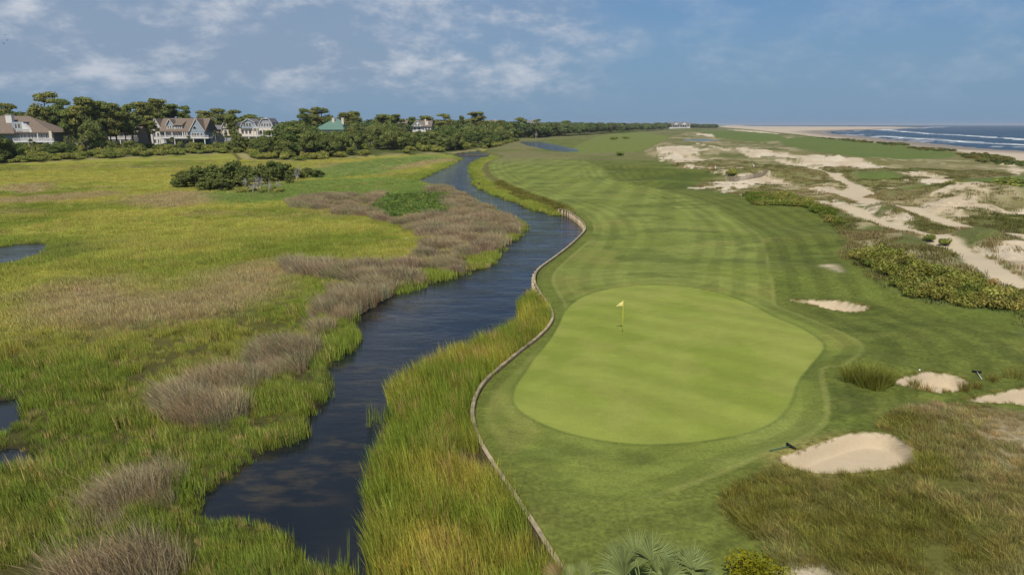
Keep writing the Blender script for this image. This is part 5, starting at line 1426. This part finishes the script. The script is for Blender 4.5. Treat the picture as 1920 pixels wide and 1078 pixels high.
# far clubhouse
h = House('clubhouse', 1274, 2050, 'long white clubhouse with dark gabled roofs on the far skyline', None, 'clubhouse')
h.box('wall', 1254, 1294, 234.5, None, 0, 20, M_WHITE)
MB().prism([(-2, h.Z(234.6)), (10, h.Z(229.5)), (22, h.Z(234.6))], h.X(1252), h.X(1296), 'x').build('roof', M_ROOFG, h.o)
for a_, b_ in ((1262, 1272), (1276, 1288)): h.gable('gable', a_, b_, 234.4, 228.8, -5, 12, M_WHITE, M_ROOFG, M_WHITE, None, .8)
for i in range(12): h.window(1255.5 + i * 3.2, 1257.3 + i * 3.2, 235.6, 238, -.02, M_GREYS)
for i in range(9): h.col(1256 + i * 4.5, 234.6, None, -4, .5)

# ------------------------------------------------------------------ slatted sand fence on the dune
M_SLAT = simple('bleached_slats', C(150, 138, 122), 0.9, 0.25, 3.0)
fpts = [land(u, v) for u, v in ((1367, 341), (1385, 340.5), (1396, 338), (1408, 336), (1422, 333.5), (1438, 332.5))]
fen = empty('sand_fence', fpts[0]); tag(fen, 'weathered slatted wooden sand fence on the crest of a bare dune', 'fence')
slat_me = MB().box(-.045, .045, -.012, .012, -.25, 1.25).mesh('slat'); slat_me.materials.append(M_SLAT)
FP = catmull([(p.x, p.y) for p in fpts], 4, False); fl_ = np.concatenate([[0], np.cumsum(np.hypot(*np.diff(FP, axis=0).T))])
nsl = min(int(fl_[-1] / .17), 150); wires = []
for i in range(nsl):
    s = fl_[-1] * i / (nsl - 1); x, y = np.interp(s, fl_, FP[:, 0]), np.interp(s, fl_, FP[:, 1]); z = z1(x, y)
    o = link('slat', slat_me, None, fen); o.location = (x - fpts[0].x, y - fpts[0].y, z - fpts[0].z); o.rotation_euler = (random.gauss(0, .05), random.gauss(0, .06), random.gauss(.2, .3)); o.scale.z = random.uniform(.8, 1.12)
    wires.append((x - fpts[0].x, y - fpts[0].y, z - fpts[0].z))
for hgt in (.35, .95): MB().tube([(a, b, c + hgt) for a, b, c in wires[::4]], [.015] * len(wires[::4]), 4).build('wire', M_GREYWOOD, fen)
for i in range(0, nsl, 18):
    a, b, c = wires[i]; MB().tube([(a, b + .06, c - .4), (a, b + .06, c + 1.5)], [.07, .06], 7).build('post', M_GREYWOOD, fen)

# ------------------------------------------------------------------ golfers
M_SKIN = simple('skin', (0.45, 0.28, 0.19), 0.6, 0.05)
def skinned(name, verts, edges, radii, mat, parent):
    me = bpy.data.meshes.new(name); me.from_pydata(verts, edges, []); me.update()
    o = link(name, me, mat, parent)
    bmx = bmesh.new(); bmx.from_mesh(me); lay = bmx.verts.layers.skin.verify(); bmx.verts.ensure_lookup_table()
    for v, r_ in zip(bmx.verts, radii): v[lay].radius = (r_, r_) if not isinstance(r_, tuple) else r_
    bmx.verts[0][lay].use_root = True
    bmx.to_mesh(me); bmx.free()
    o.modifiers.new('skin', 'SKIN'); o.modifiers.new('smooth', 'SUBSURF').render_levels = 1
    for p_ in me.polygons: p_.use_smooth = True
    return o
def person(loc, rz, shirt, shorts, hat, label, lean=0.0, bag=None, step=.16):
    o = empty('person', loc, rz); tag(o, label, 'person')
    q = lambda x, y, z: (x, y - lean * max(z - .95, 0), z - abs(lean) * .12 * max(z - .95, 0))
    V = [q(0, 0, .95), q(0, 0, 1.15), q(0, 0, 1.40), q(0, -.01, 1.50), q(0, -.03, 1.60), q(0, -.03, 1.72),
         q(.19, 0, 1.40), (q(.25, -.02, 1.13)), q(.24, -.16, .93), q(-.19, 0, 1.40), q(-.25, -.02, 1.13), q(-.22, -.18, .95),
         (.10, 0, .90), (.11, -step * .5, .50), (.11, -step, .08), (.11, -step - .16, .03), (-.10, 0, .90), (-.11, step * .4, .50), (-.11, step, .08), (-.11, step - .16, .03), q(.24, -.22, .86), q(-.22, -.24, .87)]
    Ed = [(0, 1), (1, 2), (2, 3), (3, 4), (4, 5), (2, 6), (6, 7), (7, 8), (8, 20), (2, 9), (9, 10), (10, 11), (11, 21), (0, 12), (12, 13), (13, 14), (14, 15), (0, 16), (16, 17), (17, 18), (18, 19)]
    Rr = [.15, .14, .15, .06, .10, .09, .065, .048, .036, .065, .048, .036, .095, .062, .042, .04, .095, .062, .042, .04, .04, .04]
    skinned('body', V, Ed, Rr, M_SKIN, o)
    skinned('shirt', [V[i] for i in (1, 0, 2, 6, 9)] + [q(.235, -.01, 1.20), q(-.235, -.01, 1.20)], [(1, 0), (0, 2), (2, 3), (2, 4), (3, 5), (4, 6)], [.165, .175, .17, .085, .085, .07, .07], shirt, o)
    skinned('shorts', [(0, 0, .97), V[12], (.11, -step * .45, .56), V[16], (-.11, step * .36, .56)], [(0, 1), (1, 2), (0, 3), (3, 4)], [.175, .12, .095, .12, .095], shorts, o)
    skinned('cap', [q(0, -.03, 1.77), q(0, -.15, 1.74), q(0, .05, 1.73)], [(0, 1), (0, 2)], [.095, .05, .08], hat, o)
    if bag: skinned('golf_bag', [q(.10, .22, 1.25), q(-.10, .26, .75)], [(0, 1)], [.13, .12], bag, o)
PM = lambda n, c: simple(n, c, .8, .06)
person(land(1331.5, 323), 2.6, PM('orange_shirt', (.75, .24, .10)), PM('tan_shorts', (.45, .36, .24)), PM('white_cap', (.75, .75, .72)), 'golfer in an orange shirt and tan shorts on the dark rough', 0, None)
person(land(1341, 322), 2.9, PM('pale_blue_shirt', (.50, .58, .66)), PM('dark_shorts', (.05, .06, .08)), PM('pale_cap', (.6, .62, .65)), 'golfer in a pale blue shirt carrying a white golf bag', 0, PM('white_bag', (.7, .7, .7)))
person(land(1413, 318), -1.9, PM('white_shirt', (.8, .78, .76)), PM('white_shorts', (.72, .70, .68)), PM('sun_hat', (.78, .76, .72)), 'person dressed in white stooping in the dune grass', .45, None)

# ------------------------------------------------------------------ palmetto and shrub below the camera
M_PALMN = leaf_mat('palmetto_blades', C(138, 152, 96, 1.1), 0.2, 0.30, 0.12)
M_PALMD = leaf_mat('dry_palmetto_blades', C(158, 140, 96), 0.2, 0.3, 0.1)
def near_fan(base, d, size, seed, par, mat):
    g = random.Random(seed); V, F, B = [], [], []
    tip = base + d * size * .9
    side = d.cross(Vector((0, 1, .2))).normalized(); nrm = side.cross(d).normalized(); nseg = 34; span = 2.5
    for k in range(nseg):
        t = (k / (nseg - 1) - .5) * span
        dd = d * math.cos(t) + side * math.sin(t) + nrm * (.10 * math.cos(t * 3)); w = (side * math.cos(t) - d * math.sin(t)) * .022
        ln = size * (1 - .12 * abs(t)) * g.uniform(.9, 1.05); droop = Vector((0, 0, -1)) * size * g.uniform(.02, .16)
        a_, b_, c_ = tip + dd * .04, tip + dd * ln * .5, tip + dd * ln + droop
        fold = nrm * .02; n0 = len(V); cc_ = (g.random(), g.random() ** 2, 0)
        V += [x_[:] for x_ in (a_, b_ - w + fold, b_, b_ + w + fold, c_)]; B += [cc_] * 5
        F += [(n0, n0 + 1, n0 + 2), (n0, n0 + 2, n0 + 3), (n0 + 1, n0 + 4, n0 + 2), (n0 + 2, n0 + 4, n0 + 3)]
    n0 = len(V)
    sv = side * .016
    V += [x_[:] for x_ in (base - sv, base + sv, tip + sv, tip - sv, base + nrm * .03, tip + nrm * .03)]; B += [(.5, .3, 0)] * 6
    F += [(n0, n0 + 1, n0 + 2), (n0, n0 + 2, n0 + 3), (n0 + 1, n0 + 4, n0 + 5), (n0 + 1, n0 + 5, n0 + 2), (n0 + 4, n0, n0 + 3), (n0 + 4, n0 + 3, n0 + 5)]
    me = mesh_np('frond', np.array(V), np.array(F), False); color_attr(me, 'bl', np.array(B)); me.materials.append(mat)
    return link('frond', me, None, par)
def palmetto(u, v, label, fr):
    p = Vector((*px(u, v, 0), 0)); p.z = z1(p.x, p.y) if p.length > 11.2 else 0.0
    o = empty('palmetto', p); tag(o, label, 'palmetto')
    MB().tube([(0, 0, -.3), (.05, 0, .15), (0, 0, .45)], [.20, .22, .14], 9).build('trunk', M_BARKG, o, True)
    for i, (ax, ay, az, s_, m_) in enumerate(fr): near_fan(Vector((0, 0, .35)), Vector((ax, ay, az)).normalized(), s_, 500 + i + int(u), o, m_)
random.seed(21)
def fronds(n_, up, s0, s1, dry=0): return [(math.cos(i * 2.4) * random.uniform(.5, 1), math.sin(i * 2.4) * random.uniform(.3, 1), random.uniform(*up), random.uniform(s0, s1), M_PALMD if i < dry else M_PALMN) for i in range(n_)]
palmetto(1205, 1136, 'broad pale green palmetto with upright fan leaves below the green', [(-.15, .5, 1.0, 1.15, M_PALMN), (.35, .4, 1, 1.15, M_PALMN), (-.7, .4, .9, 1.1, M_PALMN)] + fronds(9, (.15, .7), .8, 1.1, 0))
palmetto(1290, 1140, 'smaller green palmetto beside the broad palmetto', [(.25, .5, 1.0, .95, M_PALMN)] + fronds(8, (.15, .7), .7, .95, 0))
palmetto(1085, 1126, 'ragged palmetto with some dry straw leaves beside the end of the timber wall', fronds(11, (.1, .6), .6, .85, 3))
M_YSHRUB = leaf_mat('yellow_shrub_leaves', C(150, 148, 40), 0.3, 0.4, 0.1)
P = shrub_proto(777, 1.15, 1.25, M_YSHRUB, 4200, .045); P[0].materials.append(M_BARKG)
p = px(1420, 1108, 0); o = empty('yellow_shrub', (p[0], p[1], z1(*p))); tag(o, 'rounded yellow green shrub in front of the small bare sand patch', 'shrub')
link('stems', P[0], None, o); link('foliage', P[1], None, o)

# ------------------------------------------------------------------ birds
M_BIRD = simple('dark_feathers', (.03, .03, .035), .8, .1)
for u, v in ((9, 66), (13, 76), (7, 82)):
    p = pxd(u, v, 170.0); o = empty('bird', p, random.uniform(-1, 1)); tag(o, 'tiny dark bird gliding high over the marsh', 'bird', 'birds over the marsh')
    MB().tube([(0, -.22, 0), (0, -.1, .01), (0, .08, .01), (0, .25, 0)], [.015, .06, .055, .02], 8).build('body', M_BIRD, o, True)
    for s_ in (-1, 1): MB().add([(s_ * .04, .1, .02), (s_ * .04, -.06, .02), (s_ * .30, -.04, .10), (s_ * .32, .08, .11), (s_ * .58, -.10, .05), (s_ * .04, .02, .045), (s_ * .3, .02, .125)], [(0, 1, 2, 3), (3, 2, 4), (0, 5, 6, 3), (5, 1, 2, 6), (3, 6, 4), (6, 2, 4)]).build('wing', M_BIRD, o)

# ------------------------------------------------------------------ sea air
m, nt = new_mat('sea_haze'); pv = nt.nodes.new('ShaderNodeVolumePrincipled'); pv.inputs['Color'].default_value = (0.86, 0.92, 1.0, 1); pv.inputs['Density'].default_value = 0.00006; pv.inputs['Anisotropy'].default_value = 0.2
nt.links.new(pv.outputs[0], nt.nodes.new('ShaderNodeOutputMaterial').inputs['Volume'])
o = MB().box(-31000, 31000, -31000, 31000, -13, 34).build('haze', m); tag(o, kind='stuff')
